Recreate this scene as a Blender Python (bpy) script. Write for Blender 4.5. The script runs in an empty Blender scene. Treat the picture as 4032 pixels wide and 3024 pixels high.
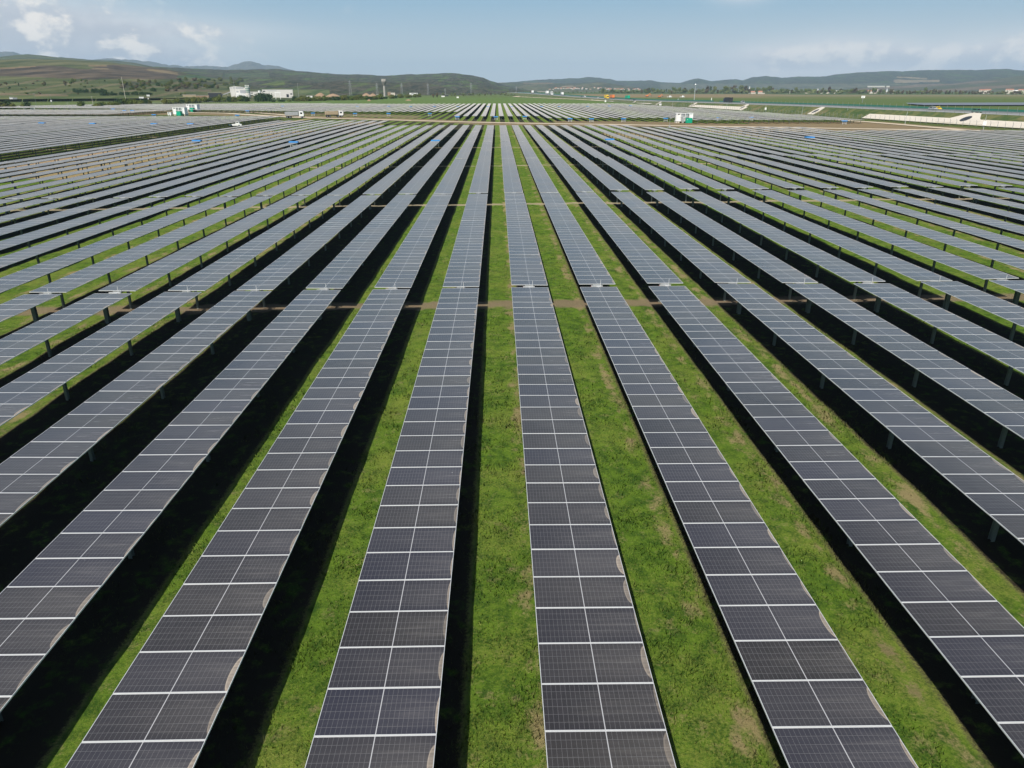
import bpy, math, random
import numpy as np
from mathutils import Vector, Matrix, noise as mnoise
random.seed(7)
R = math.radians
S = bpy.context.scene
# ------------------------------------------------------------------ camera
F_PX, CX, CY = 2795.0, 2016.0, 1512.0
PITCH, YAW, HC = 22.54, 1.115, 12.62
cam = bpy.data.cameras.new("camera"); camo = bpy.data.objects.new("camera", cam)
S.collection.objects.link(camo); S.camera = camo
camo.location = (0, 0, HC); camo.rotation_euler = (R(90 - PITCH), 0, R(-YAW))
cam.sensor_width = 36; cam.lens = F_PX / 4032 * 36
cam.clip_start = 0.5; cam.clip_end = 60000
# ------------------------------------------------------------------ light
SUN_EL, SUN_AZ = 49.0, 203.0            # azimuth clockwise from +Y: behind the camera, to its left
to_sun = Vector((math.sin(R(SUN_AZ)) * math.cos(R(SUN_EL)), math.cos(R(SUN_AZ)) * math.cos(R(SUN_EL)), math.sin(R(SUN_EL))))
sl = bpy.data.lights.new("sun", 'SUN'); slo = bpy.data.objects.new("sun", sl); S.collection.objects.link(slo)
sl.energy = 5.0; sl.angle = R(0.5); sl.color = (1.0, 0.94, 0.84)
slo.rotation_euler = to_sun.to_track_quat('Z', 'Y').to_euler()
S.view_settings.view_transform = 'Standard'; S.view_settings.look = 'None'
S.view_settings.exposure = 0.2; S.view_settings.gamma = 1.0
S.cycles.use_denoising = True
S.cycles.max_bounces = 6; S.cycles.volume_bounces = 0
# ------------------------------------------------------------------ node helpers
class NT:
    def __init__(s, nt): s.nt = nt; s.n = nt.nodes; s.l = nt.links
    def new(s, t, **kw):
        n = s.n.new(t)
        for k, v in kw.items(): setattr(n, k, v)
        return n
    def put(s, sock, v):
        if isinstance(v, bpy.types.NodeSocket): s.l.new(v, sock)
        elif v is not None: sock.default_value = v
    def m(s, op, a, b=None, c=None, clamp=False):
        n = s.new('ShaderNodeMath', operation=op); n.use_clamp = clamp
        for i, v in enumerate((a, b, c)):
            if v is not None: s.put(n.inputs[i], v)
        return n.outputs[0]
    def ss(s, v, lo, hi):                      # smoothstep
        n = s.new('ShaderNodeMapRange', interpolation_type='SMOOTHSTEP')
        s.put(n.inputs[0], v); s.put(n.inputs[1], lo); s.put(n.inputs[2], hi)
        return n.outputs[0]
    def noise(s, vec, scale, detail=3, rough=.55, dist=0.0, dim='3D'):
        n = s.new('ShaderNodeTexNoise', noise_dimensions=dim)
        s.put(n.inputs['Vector'], vec); n.inputs['Scale'].default_value = scale
        n.inputs['Detail'].default_value = detail; n.inputs['Roughness'].default_value = rough
        n.inputs['Distortion'].default_value = dist
        return n.outputs[0]
    def mix(s, f, a, b, blend='MIX'):
        n = s.new('ShaderNodeMix', data_type='RGBA', blend_type=blend)
        s.put(n.inputs[0], f)
        for i, v in ((6, a), (7, b)):
            if isinstance(v, (tuple, list)): v = tuple(v) + (1,) if len(v) == 3 else tuple(v)
            s.put(n.inputs[i], v)
        return n.outputs[2]
    def comb(s, x, y, z):
        n = s.new('ShaderNodeCombineXYZ')
        for i, v in enumerate((x, y, z)): s.put(n.inputs[i], v)
        return n.outputs[0]
    def sep(s, v):
        n = s.new('ShaderNodeSeparateXYZ'); s.l.new(v, n.inputs[0]); return n.outputs
    def pos(s): return s.new('ShaderNodeNewGeometry').outputs['Position']
def mat(name):
    m = bpy.data.materials.new(name); m.use_nodes = True; t = NT(m.node_tree)
    b = t.n['Principled BSDF']; return m, t, b
# ------------------------------------------------------------------ world: sky with clouds laid out by direction
W = bpy.data.worlds.new("World"); S.world = W; W.use_nodes = True
wt = NT(W.node_tree); bg = wt.n['Background']
sky = wt.new('ShaderNodeTexSky', sky_type='NISHITA'); sky.sun_disc = False
sky.sun_elevation = R(SUN_EL); sky.sun_rotation = R(SUN_AZ); sky.altitude = 300
sky.air_density = 1.0; sky.dust_density = 1.2; sky.ozone_density = 1.5
d = wt.new('ShaderNodeTexCoord').outputs['Generated']
dx, dy, dz = wt.sep(d)
az = wt.m('ARCTAN2', dx, dy); el = wt.m('ARCSINE', dz)
azd = wt.m('MULTIPLY', az, 57.2958); eld = wt.m('MULTIPLY', el, 57.2958)
cv = wt.comb(azd, wt.m('MULTIPLY', eld, 1.5), 0.0)
n_big = wt.noise(cv, .24, 5, .55, .1); n_puff = wt.noise(cv, .42, 8, .56, .08)
n_soft = wt.noise(wt.comb(wt.m('MULTIPLY', azd, .35), wt.m('MULTIPLY', eld, 1.6), 3.0), .5, 4, .5)
def gauss(a0, sa, e0, se):
    a = wt.m('POWER', wt.m('ABSOLUTE', wt.m('DIVIDE', wt.m('SUBTRACT', azd, a0), sa)), 2.0)
    e = wt.m('POWER', wt.m('ABSOLUTE', wt.m('DIVIDE', wt.m('SUBTRACT', eld, e0), se)), 2.0)
    return wt.m('EXPONENT', wt.m('MULTIPLY', wt.m('ADD', a, e), -1.0))
def addm(*v):
    r = v[0]
    for x in v[1:]: r = wt.m('ADD', r, x)
    return r
left_w = addm(gauss(-35, 11.5, 3.0, 2.8), wt.m('MULTIPLY', gauss(-22, 8, 3.6, .7), .35), wt.m('MULTIPLY', gauss(-23.5, 5, 1.6, 1.1), .6))
right_w = addm(wt.m('MULTIPLY', gauss(19.5, 3.2, 1.8, 1.0), .8), wt.m('MULTIPLY', gauss(24.5, 3.5, 2.2, 1.1), .75), wt.m('MULTIPLY', gauss(29, 4, 1.6, .8), .7),
               gauss(35, 4.5, 2.0, 1.2), wt.m('MULTIPLY', gauss(17, 2.0, 6.2, .7), .8), wt.m('MULTIPLY', gauss(24, 1.5, 6.3, .5), .7))
puff = wt.ss(wt.m('ADD', wt.m('MULTIPLY', n_puff, .55), wt.m('ADD', wt.m('MULTIPLY', n_big, .5), wt.m('MULTIPLY', wt.m('MINIMUM', addm(left_w, wt.m('MULTIPLY', right_w, .85)), 1.0), .55))), .64, .98)
veil = wt.m('MULTIPLY', wt.m('MINIMUM', addm(wt.m('MULTIPLY', left_w, 1.25), wt.m('MULTIPLY', right_w, .9), wt.m('MULTIPLY', gauss(25, 18, .8, 2.4), .55)), 1.0), wt.m('ADD', .60, wt.m('MULTIPLY', n_soft, .8)))
hi = wt.ss(wt.m('ADD', n_puff, wt.m('MULTIPLY', n_big, .25)), .60, .76)
clear = wt.mix(wt.ss(eld, 0.0, 9.0), (5.6, 6.3, 6.5), (2.0, 4.1, 5.9))
below = wt.ss(eld, 12.0, 30.0)
skyc = wt.mix(wt.m('SUBTRACT', 1.0, below), sky.outputs[0], clear)
bank = wt.ss(addm(wt.m('MULTIPLY', gauss(-37, 15, 3.0, 2.9), .95), wt.m('MULTIPLY', wt.m('SUBTRACT', n_puff, .5), .9), wt.m('MULTIPLY', wt.m('SUBTRACT', n_big, .5), .8)), .38, .78)
veil = wt.m('MAXIMUM', veil, wt.m('MULTIPLY', bank, .95))
c1 = wt.mix(wt.m('MULTIPLY', veil, .85), skyc, (8.1, 8.0, 8.0))
ccol = wt.mix(hi, (4.9, 5.3, 5.9), (9.4, 8.9, 8.2))
c2 = wt.mix(wt.m('MULTIPLY', wt.m('MULTIPLY', puff, wt.m('SUBTRACT', .85, wt.m('MULTIPLY', wt.ss(azd, 0.0, 10.0), .35))), 1.0), c1, ccol)
wt.l.new(c2, bg.inputs[0]); bg.inputs[1].default_value = 0.094
# ------------------------------------------------------------------ pixel <-> world
_t, _y = R(PITCH), R(YAW)
def ray(px, py):
    xc, yc = (px - CX) / F_PX, (py - CY) / F_PX
    f = math.cos(_t) - yc * math.sin(_t); dn = yc * math.cos(_t) + math.sin(_t)
    X = xc * math.cos(_y) + f * math.sin(_y); Y = -xc * math.sin(_y) + f * math.cos(_y)
    return X, Y, -dn
def at_z(px, py, z=0.0):
    X, Y, Z = ray(px, py); k = (z - HC) / Z
    return X * k, Y * k
def proj(x, y, z):
    f = y * math.cos(_y) + x * math.sin(_y); xc = x * math.cos(_y) - y * math.sin(_y); dn = HC - z
    Z = f * math.cos(_t) + dn * math.sin(_t)
    if Z < .2: return None
    return CX + F_PX * xc / Z, CY + F_PX * (dn * math.cos(_t) - f * math.sin(_t)) / Z
def sstep(a, b, x):
    t = np.clip((x - a) / (b - a), 0, 1); return t * t * (3 - 2 * t)
# ------------------------------------------------------------------ terrain height
_py = [-500, -2, 43, 87, 270, 400, 700, 1000]; _pz = [.108, .108, -.28, -.46, -.58, -.6, -.25, 0]
def g(x, y):
    return float(np.interp(y, _py, _pz)) + .009 * max(-60, min(60, x)) * (1 - float(sstep(100, 300, y)))
def g_np(x, y):
    return np.interp(y, _py, _pz) + .009 * np.clip(x, -60, 60) * (1 - sstep(100, 300, y))
class Hill:
    """A ridge with real depth, described by the direction and height of its crest."""
    def __init__(s, name, crest, r0, r1, r2, amp=1.5, pw=1.0, seed=0):
        s.name, s.r0, s.r1, s.r2, s.amp, s.pw, s.seed = name, r0, r1, r2, amp, pw, seed
        s.az, s.el = [], []
        for px, py in crest:
            X, Y, Z = ray(px, py); h = math.hypot(X, Y); s.az.append(math.atan2(X, Y)); s.el.append(Z / h)
    def z(s, a, r):
        top = np.interp(a, s.az, s.el) * s.r1 + HC
        t = np.clip((r - s.r0) / (s.r1 - s.r0), 0, 1) ** s.pw
        b = np.clip((s.r2 - r) / (s.r2 - s.r1), 0, 1)
        up = t * (1 + .06 * np.sin(t * 9 + a * 23 + s.seed) * (1 - t))
        return np.where(r <= s.r1, up, sstep(0, 1, b)) * top - 1.5 * (r < s.r0 + 1)
hills = [
 Hill("brown_field_hill", [(-260, 236), (0, 234), (120, 233), (250, 234), (330, 238), (420, 243), (480, 252), (560, 262), (640, 268), (760, 292), (900, 318), (1040, 346), (1220, 366), (1400, 376)], 950, 2300, 3600, .8, 1.12, 1),
 Hill("green_back_hill", [(-300, 226), (0, 223), (60, 216), (110, 213), (160, 217), (230, 226), (290, 229), (360, 236), (450, 238), (520, 246), (600, 262), (700, 300)], 2600, 4600, 6500, 1, 1, 2),
 Hill("blue_mountain", [(-300, 205), (-60, 208), (0, 203), (50, 206), (80, 216), (200, 222), (300, 232), (390, 234), (420, 230), (500, 233), (560, 240), (640, 250), (665, 257), (700, 256), (720, 262), (800, 262), (840, 259), (900, 264), (925, 250), (950, 244), (975, 243), (1010, 249), (1035, 254), (1090, 259), (1130, 270), (1180, 280), (1250, 287), (1310, 292), (1400, 300), (1600, 330), (1700, 350)], 8500, 11500, 14500, 1, .8, 3),
 Hill("forest_ridge", [(420, 300), (500, 264), (600, 263), (700, 266), (800, 273), (900, 276), (1000, 272), (1100, 273), (1200, 282), (1300, 291), (1400, 293), (1500, 297), (1550, 296), (1620, 292), (1760, 289), (1800, 290), (1860, 296), (1900, 304), (1930, 318), (1970, 330), (2010, 342), (2060, 352), (2120, 362)], 2100, 4200, 6200, 1.5, .9, 4),
 Hill("low_forest_hill", [(880, 382), (960, 352), (1040, 330), (1100, 322), (1180, 322), (1250, 325), (1330, 319), (1400, 320), (1480, 322), (1560, 326), (1620, 321), (1680, 326), (1740, 340), (1800, 356), (1860, 368), (1950, 377)], 1750, 2300, 3000, 1.5, .8, 5),
 Hill("pale_slope", [(1640, 372), (1700, 332), (1760, 327), (1820, 334), (1900, 345), (1960, 352), (2060, 364), (2150, 372)], 2500, 3300, 4100, 1, 1, 6),
 Hill("valley_hill", [(1800, 352), (1930, 326), (2000, 324), (2060, 325), (2150, 325), (2220, 330), (2300, 326), (2360, 322), (2420, 332), (2500, 344), (2600, 356), (2680, 366)], 3800, 5600, 7400, 1.2, .9, 7),
 Hill("blue_ridge", [(1900, 330), (2040, 322), (2100, 315), (2160, 312), (2210, 311), (2245, 307), (2280, 309), (2300, 305), (2330, 304), (2400, 311), (2430, 318), (2500, 318), (2560, 317), (2610, 324), (2680, 326), (2710, 317), (2750, 308), (2800, 320), (2860, 313), (2900, 312), (2925, 316), (2960, 305), (3015, 299), (3080, 306), (3150, 301), (3250, 301), (3300, 292), (3380, 285), (3480, 281), (3545, 279), (3552, 281), (3620, 276), (3760, 275), (3850, 276), (3930, 272), (3965, 271), (4000, 276), (4100, 279), (4300, 290)], 6200, 8600, 11000, 1.5, .85, 8),
 Hill("right_foreslope", [(3100, 372), (3300, 350), (3450, 338), (3600, 332), (3750, 330), (3850, 318), (3950, 306), (4032, 298), (4150, 292), (4300, 290)], 4200, 6300, 7800, 1, .9, 9),
]
def hill_z(x, y):
    a, r = math.atan2(x, y), math.hypot(x, y)
    return max(float(h.z(a, np.float64(r))) for h in hills)
def ground_z(x, y):
    z = g(x, y)
    if y > 800: z = max(z, hill_z(x, y))
    return z
def on_ground(px, py, rmax=9000):
    """Where the line of sight through a photo point first meets the ground or a hill."""
    X, Y, Z = ray(px, py); h = math.hypot(X, Y); X /= h; Y /= h; Z /= h
    r = 8.0
    while r < rmax:
        if HC + Z * r < ground_z(X * r, Y * r): break
        r *= 1.004
    lo, hi_ = r / 1.004, r
    for _ in range(12):
        m_ = (lo + hi_) / 2
        if HC + Z * m_ < ground_z(X * m_, Y * m_): hi_ = m_
        else: lo = m_
    return X * hi_, Y * hi_, ground_z(X * hi_, Y * hi_)
def ppm(x, y):                                   # photo pixels per metre at a place (width, height)
    a = proj(x, y, 0); b = proj(x + 1, y, 0); c = proj(x, y, 1)
    return b[0] - a[0], a[1] - c[1]
# ------------------------------------------------------------------ mesh builder
class MB:
    def __init__(s): s.v = []; s.f = []; s.mi = []; s.uv = {}; s.M = Matrix()
    def _a(s, pts): b = len(s.v); s.v += [tuple(s.M @ Vector(p)) for p in pts]; return b
    def face(s, pts, m=0):
        b = s._a(pts); s.f.append(tuple(range(b, b + len(pts)))); s.mi.append(m); return len(s.f) - 1
    def box(s, c, d, m=0, rz=0.0, taper=(1, 1)):
        x, y, z = d[0] / 2, d[1] / 2, d[2] / 2; cr, sr = math.cos(rz), math.sin(rz); P = []
        for zz, tx, ty in ((-z, 1, 1), (z, taper[0], taper[1])):
            for xx, yy in ((-x, -y), (x, -y), (x, y), (-x, y)):
                xx *= tx; yy *= ty
                P.append((c[0] + xx * cr - yy * sr, c[1] + xx * sr + yy * cr, c[2] + zz))
        b = s._a(P)
        for q in ((0, 3, 2, 1), (4, 5, 6, 7), (0, 1, 5, 4), (1, 2, 6, 5), (2, 3, 7, 6), (3, 0, 4, 7)):
            s.f.append(tuple(b + i for i in q)); s.mi.append(m)
        return s
    def prism(s, poly, y0, y1, m=0):             # poly in x,z extruded along y
        n = len(poly); b = s._a([(p[0], y0, p[1]) for p in poly] + [(p[0], y1, p[1]) for p in poly])
        s.f.append(tuple(b + i for i in range(n))); s.mi.append(m)
        s.f.append(tuple(b + n + i for i in reversed(range(n)))); s.mi.append(m)
        for i in range(n):
            j = (i + 1) % n; s.f.append((b + i, b + n + i, b + n + j, b + j)); s.mi.append(m)
        return s
    def cyl(s, p0, p1, r0, r1=None, n=10, m=0, caps=True):
        r1 = r0 if r1 is None else r1; p0, p1 = Vector(p0), Vector(p1); ax = (p1 - p0).normalized()
        u = ax.orthogonal().normalized(); w = ax.cross(u); P = []
        for p, r in ((p0, r0), (p1, r1)):
            for i in range(n):
                a = 2 * math.pi * i / n; P.append(p + (u * math.cos(a) + w * math.sin(a)) * r)
        b = s._a(P)
        for i in range(n):
            j = (i + 1) % n; s.f.append((b + i, b + j, b + n + j, b + n + i)); s.mi.append(m)
        if caps:
            s.f.append(tuple(b + i for i in reversed(range(n)))); s.mi.append(m)
            s.f.append(tuple(b + n + i for i in range(n))); s.mi.append(m)
        return s
    def mesh(s, name, mats, smooth=False):
        me = bpy.data.meshes.new(name); me.from_pydata(s.v, [], s.f)
        for m in (mats if isinstance(mats, (list, tuple)) else [mats]): me.materials.append(m)
        me.polygons.foreach_set('material_index', s.mi)
        if smooth: me.polygons.foreach_set('use_smooth', [True] * len(s.f))
        if s.uv:
            uvl = me.uv_layers.new(name="UVMap").data
            for fi, co in s.uv.items():
                p = me.polygons[fi]
                for k, li in enumerate(p.loop_indices): uvl[li].uv = co[k]
        me.update(); return me
COL = S.collection
def link(name, me, parent=None, loc=(0, 0, 0), rot=(0, 0, 0)):
    o = bpy.data.objects.new(name, me); COL.objects.link(o)
    if parent is not None: o.parent = parent
    o.location = loc; o.rotation_euler = rot; return o
def tag(o, label=None, cat=None, group=None, kind=None):
    if label: o['label'] = label
    if cat: o['category'] = cat
    if group: o['group'] = group
    if kind: o['kind'] = kind
    return o
def part(name, mb, mats, parent, smooth=False):
    return link(name, mb.mesh(name, mats, smooth), parent)
def thing(name, label, cat, loc, rz=0, group=None):
    return tag(link(name, None, None, loc, (0, 0, rz)), label, cat, group)
# ------------------------------------------------------------------ simple materials
def plain(name, col, rough=.6, metal=0.0, var=.12, scale=2.0):
    m, t, b = mat(name)
    n = t.noise(t.new('ShaderNodeTexCoord').outputs['Object'], scale, 4)
    c = t.mix(n, tuple(x * (1 - var) for x in col), tuple(min(1, x * (1 + var)) for x in col))
    t.l.new(c, b.inputs['Base Color']); b.inputs['Roughness'].default_value = rough; b.inputs['Metallic'].default_value = metal
    return m
M = {}
M['alu'] = plain('aluminium', (.72, .72, .71), .45, .35)
M['steel'] = plain('galvanised_steel', (.30, .32, .32), .5, .5, .25)
M['post'] = plain('weathered_post_steel', (.20, .23, .21), .55, .4, .3)
M['white'] = plain('white_paint', (.78, .78, .76), .45)
M['offwhite'] = plain('weathered_white', (.62, .60, .56), .7, 0, .15, .4)
M['grey'] = plain('grey_metal', (.33, .34, .35), .5)
M['dark'] = plain('dark_metal', (.03, .032, .035), .5)
M['rubber'] = plain('rubber', (.02, .02, .02), .85)
M['glass'] = plain('dark_glass', (.02, .025, .03), .1)
M['green'] = plain('green_paint', (.0, .33, .19), .45, 0, .06)
M['blue'] = plain('blue_tarp', (.05, .25, .58), .5, 0, .08)
M['red'] = plain('red_paint', (.5, .04, .03), .5)
M['yellow'] = plain('yellow_paint', (.75, .5, .03), .5)
M['orange'] = plain('orange_paint', (.7, .2, .05), .55)
M['tan'] = plain('tan_body', (.36, .29, .19), .7, 0, .2)
M['concrete'] = plain('concrete', (.56, .51, .43), .85, 0, .12, .3)
M['greyconcrete'] = plain('grey_concrete', (.36, .34, .31), .85, 0, .15, .3)
M['roof'] = plain('red_roof', (.38, .17, .11), .8)
M['wall'] = plain('house_wall', (.58, .52, .44), .8)
M['bark'] = plain('bark', (.10, .08, .06), .9)
M['soilheap'] = plain('soil_heap', (.28, .19, .12), .95, 0, .25, .3)
M['teal'] = plain('green_barrier', (.03, .17, .12), .6, 0, .2)
M['asphalt'] = plain('asphalt', (.27, .27, .275), .9, 0, .12, .3)
M['gravel'] = plain('gravel', (.52, .43, .31), .95, 0, .2, .35)
M['silver'] = plain('silver_paint', (.5, .52, .52), .35, .3)
M['navy'] = plain('navy_paint', (.03, .04, .09), .35)
M['rail'] = plain('railway_ballast', (.20, .18, .17), .95, 0, .2, .4)
# ------------------------------------------------------------------ solar glass (cell grid, dust) from UVs in metres
PW, PL, PITCHY = 2.278, 1.134, 1.146          # panel across the row, along the row, pitch
def glass_material():
    m, t, b = mat('solar_glass')
    u, v, _ = t.sep(t.new('ShaderNodeUVMap').outputs[0])
    rnd = t.new('ShaderNodeObjectInfo').outputs['Random']
    k = t.m('FLOOR', t.m('DIVIDE', v, PITCHY))
    vl = t.m('SUBTRACT', t.m('SUBTRACT', v, t.m('MULTIPLY', k, PITCHY)), PITCHY / 2)
    pos = t.pos(); wx, wy, wz = t.sep(pos)
    wn = t.new('ShaderNodeTexWhiteNoise', noise_dimensions='3D')
    t.l.new(t.comb(t.m('MULTIPLY', rnd, 977.0), k, t.m('FLOOR', t.m('DIVIDE', wx, 4.28))), wn.inputs['Vector'])
    r1, r2, r3 = t.sep(wn.outputs['Color'])
    au = t.m('ABSOLUTE', u); av = t.m('ABSOLUTE', vl)
    def lines(c, step, w):
        f = t.m('FRACT', t.m('ADD', t.m('DIVIDE', c, step), .5)); dd = t.m('MULTIPLY', t.m('ABSOLUTE', t.m('SUBTRACT', f, .5)), step)
        return t.m('LESS_THAN', dd, w)
    us = t.m('SUBTRACT', au, .010)
    gl = t.m('MAXIMUM', lines(us, .0925, .0026), lines(t.m('ADD', vl, 0.0), .1835, .0032))
    ctr = t.m('LESS_THAN', au, .0075)
    # cells: tiny tone change from cell to cell
    cw = t.new('ShaderNodeTexWhiteNoise', noise_dimensions='3D')
    t.l.new(t.comb(t.m('FLOOR', t.m('DIVIDE', u, .0925)), t.m('FLOOR', t.m('DIVIDE', vl, .1835)), t.m('MULTIPLY', r1, 50)), cw.inputs['Vector'])
    cell = t.mix(cw.outputs['Value'], (.007, .007, .009), (.013, .012, .015))
    cell = t.mix(t.m('MULTIPLY', r2, .6), cell, (.014, .017, .040)); cell = t.mix(t.m('MULTIPLY', t.m('POWER', r3, 3.0), .45), cell, (.036, .033, .031))
    c = t.mix(t.m('MULTIPLY', gl, .8), cell, (.13, .13, .135))
    # dust: even film, streaks running across the panel, stronger to the low (right) end
    sv = t.comb(t.m('MULTIPLY', wx, .9), t.m('MULTIPLY', wy, 9.0), 0.0)
    streak = t.noise(sv, 1.0, 5, .65)
    toright = t.ss(u, -1.2, 1.2)
    mid = t.m('SUBTRACT', 1.0, t.m('POWER', t.m('MULTIPLY', av, 1.75), 2.0))
    film = t.noise(pos, .35, 3)
    dust = t.m('ADD', t.m('MULTIPLY', t.m('MULTIPLY', t.ss(streak, .42, .75), t.m('ADD', .25, toright)), t.m('MULTIPLY', mid, .040)), t.m('MULTIPLY', film, .004))
    dust = t.m('ADD', dust, t.m('MULTIPLY', t.m('MULTIPLY', toright, mid), .03))
    # a thin dust layer covers more of the glass at a slant: 1 - exp(-depth / cos)
    gn = t.new('ShaderNodeNewGeometry'); dp = t.new('ShaderNodeVectorMath', operation='DOT_PRODUCT')
    t.l.new(gn.outputs['Normal'], dp.inputs[0]); t.l.new(gn.outputs['Incoming'], dp.inputs[1])
    tau = t.m('ADD', .009, t.m('MULTIPLY', film, .024))
    slant = t.m('SUBTRACT', 1.0, t.m('EXPONENT', t.m('MULTIPLY', t.m('DIVIDE', tau, t.m('MAXIMUM', t.m('ABSOLUTE', dp.outputs['Value']), .01)), -1.0)))
    dust = t.m('ADD', dust, slant, clamp=True)
    c = t.mix(dust, c, (.74, .69, .62))
    # dried-mud lens at the low edge of every panel
    a = t.m('ADD', .05, t.m('MULTIPLY', t.m('POWER', r3, 2.0), .10)); bb = t.m('ADD', .36, t.m('MULTIPLY', r1, .18))
    off = t.m('MULTIPLY', t.m('SUBTRACT', r2, .5), .20)
    e = t.m('ADD', t.m('POWER', t.m('DIVIDE', t.m('SUBTRACT', 1.13, u), a), 2.0), t.m('POWER', t.m('ABSOLUTE', t.m('DIVIDE', t.m('ADD', vl, off), bb)), 2.0))
    e = t.m('ADD', e, t.m('MULTIPLY', t.m('SUBTRACT', t.noise(pos, 3.0, 3), .5), .16))
    inside = t.m('SUBTRACT', 1.0, t.ss(e, .80, 1.06))
    ring = t.m('MULTIPLY', inside, t.ss(e, .62, .88))
    mud = t.m('ADD', t.m('MULTIPLY', inside, t.m('ADD', .02, t.m('MULTIPLY', t.noise(sv, 2.0, 5), .62))), t.m('MULTIPLY', ring, .24))
    mudcol = t.mix(t.noise(pos, 6.0), (.52, .41, .29), (.68, .58, .46)); mud = t.m('MULTIPLY', mud, t.m('ADD', .35, t.m('MULTIPLY', r2, .75)))
    c = t.mix(mud, c, mudcol)
    # bird droppings and specks
    vo = t.new('ShaderNodeTexVoronoi'); t.l.new(pos, vo.inputs['Vector']); vo.inputs['Scale'].default_value = .9
    spot = t.m('LESS_THAN', vo.outputs['Distance'], t.m('MULTIPLY', t.sep(vo.outputs['Color'])[0], .028))
    c = t.mix(t.m('MULTIPLY', spot, .7), c, (.6, .6, .58))
    # frame and centre line where the panel is one sheet of a longer row
    fr = t.m('MAXIMUM', t.m('GREATER_THAN', av, PL / 2 - .011), t.m('GREATER_THAN', au, PW / 2 - .012))
    c = t.mix(t.m('MULTIPLY', ctr, .75), c, (.55, .55, .56))
    c = t.mix(fr, c, (.66, .66, .65))
    t.l.new(c, b.inputs['Base Color'])
    rough = t.m('ADD', .17, t.m('ADD', t.m('MULTIPLY', dust, 1.0), t.m('MULTIPLY', t.m('MAXIMUM', mud, fr), .5)))
    t.l.new(rough, b.inputs['Roughness']); b.inputs['IOR'].default_value = 1.38; b.inputs['Sheen Weight'].default_value = .1; b.inputs['Sheen Roughness'].default_value = .22; b.inputs['Sheen Tint'].default_value = (1, .95, .88, 1)
    return m
M['solar'] = glass_material()
# ------------------------------------------------------------------ ground colours
def grass_nodes(t, blade=False):
    pos = t.pos(); x, y, z = t.sep(pos)
    n1 = t.noise(pos, .35, 4); n2 = t.noise(pos, 2.2, 5, .65); n3 = t.noise(pos, 14.0, 4, .7); nf = t.noise(pos, 45.0, 3, .7)
    deep = (.036, .088, .009); mid = (.122, .212, .019); yel = (.26, .285, .058)
    c = t.mix(t.ss(t.m('ADD', t.m('MULTIPLY', n2, .7), t.m('MULTIPLY', n3, .3)), .36, .62), deep, mid)
    c = t.mix(t.m('MULTIPLY', t.ss(t.m('ADD', t.m('MULTIPLY', n1, .5), t.m('MULTIPLY', n3, .5)), .44, .70), .75), c, yel)
    # straw and bare soil, mostly along the drip line left of every row
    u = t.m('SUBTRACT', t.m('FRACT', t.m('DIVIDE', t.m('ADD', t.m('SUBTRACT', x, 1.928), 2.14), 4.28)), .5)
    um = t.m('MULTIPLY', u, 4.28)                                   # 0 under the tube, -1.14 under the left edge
    under = t.m('SUBTRACT', 1.0, t.ss(t.m('ADD', t.m('ABSOLUTE', t.m('SUBTRACT', um, .40)), t.m('MULTIPLY', t.m('SUBTRACT', n3, .5), .35)), 1.0, 1.25))  # band set off to the right to match the tables' cast shadow
    drip = t.m('EXPONENT', t.m('MULTIPLY', t.m('POWER', t.m('ABSOLUTE', t.m('DIVIDE', t.m('ADD', um, 1.05), .42)), 2.0), -1.0))
    right = t.ss(x, -6.0, 30.0)
    dn = t.noise(t.comb(x, t.m('MULTIPLY', y, .6), 0.0), .85, 6, .68)
    dm = t.m('ADD', dn, t.m('MULTIPLY', drip, .19)); dm = t.m('ADD', dm, t.m('MULTIPLY', t.m('SUBTRACT', n3, .5), .22))
    patch = t.m('MULTIPLY', t.ss(dm, .64, .80), .85)
    # thin grass under the tables, with their sun shadow painted in
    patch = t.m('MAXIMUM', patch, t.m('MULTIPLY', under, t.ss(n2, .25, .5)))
    small = t.m('MULTIPLY', t.ss(t.m('ADD', t.noise(pos, 1.3, 6, .75), t.m('MULTIPLY', n3, .35)), .72, .92), .6)
    patch = t.m('MAXIMUM', patch, small)
    # trenches across the rows at the ends of the tables
    trench = None
    for yc, w in ((44.6, .95), (89.2, .9), (137.6, .8), (183.0, .9), (229.0, .8)):
        e = t.m('ABSOLUTE', t.m('SUBTRACT', t.m('ADD', y, t.m('MULTIPLY', t.m('SUBTRACT', t.noise(pos, .9), .5), 1.8)), yc))
        tr_ = t.m('MULTIPLY', t.m('SUBTRACT', 1.0, t.ss(e, w * .45, w * 1.2)), .85); trench = tr_ if trench is None else t.m('MAXIMUM', trench, tr_)
    soil = t.mix(n3, (.24, .19, .085), (.42, .33, .18))
    soil = t.mix(t.ss(n1, .5, .75), soil, (.24, .17, .11))
    soil = t.mix(under, soil, (.035, .026, .018))  # near-black tone paints the cast shadow into the bare soil
    c = t.mix(patch, c, soil)
    c = t.mix(trench, c, t.mix(t.ss(y, 50.0, 80.0), t.mix(n3, (.15, .105, .07), (.34, .26, .17)), (.40, .33, .22)))
    c = t.mix(t.m('MULTIPLY', t.m('SUBTRACT', 1.0, nf), .45), c, t.mix(.5, c, (.01, .02, .004)))
    return c, n3, nf, patch
m, t, b = mat('meadow')
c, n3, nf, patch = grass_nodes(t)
vc = t.new('ShaderNodeVertexColor', layer_name='zone')
zn = t.noise(t.pos(), .05, 6, .65); zn2 = t.noise(t.pos(), .5, 4, .6)
zone = t.mix(t.m('MULTIPLY', zn2, .55), vc.outputs['Color'], t.mix(zn, (.06, .11, .02), (.20, .17, .08)))
zone = t.mix(t.m('MULTIPLY', zn, .5), zone, vc.outputs['Color'])
t.l.new(t.mix(vc.outputs['Alpha'], c, zone), b.inputs['Base Color'])
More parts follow.
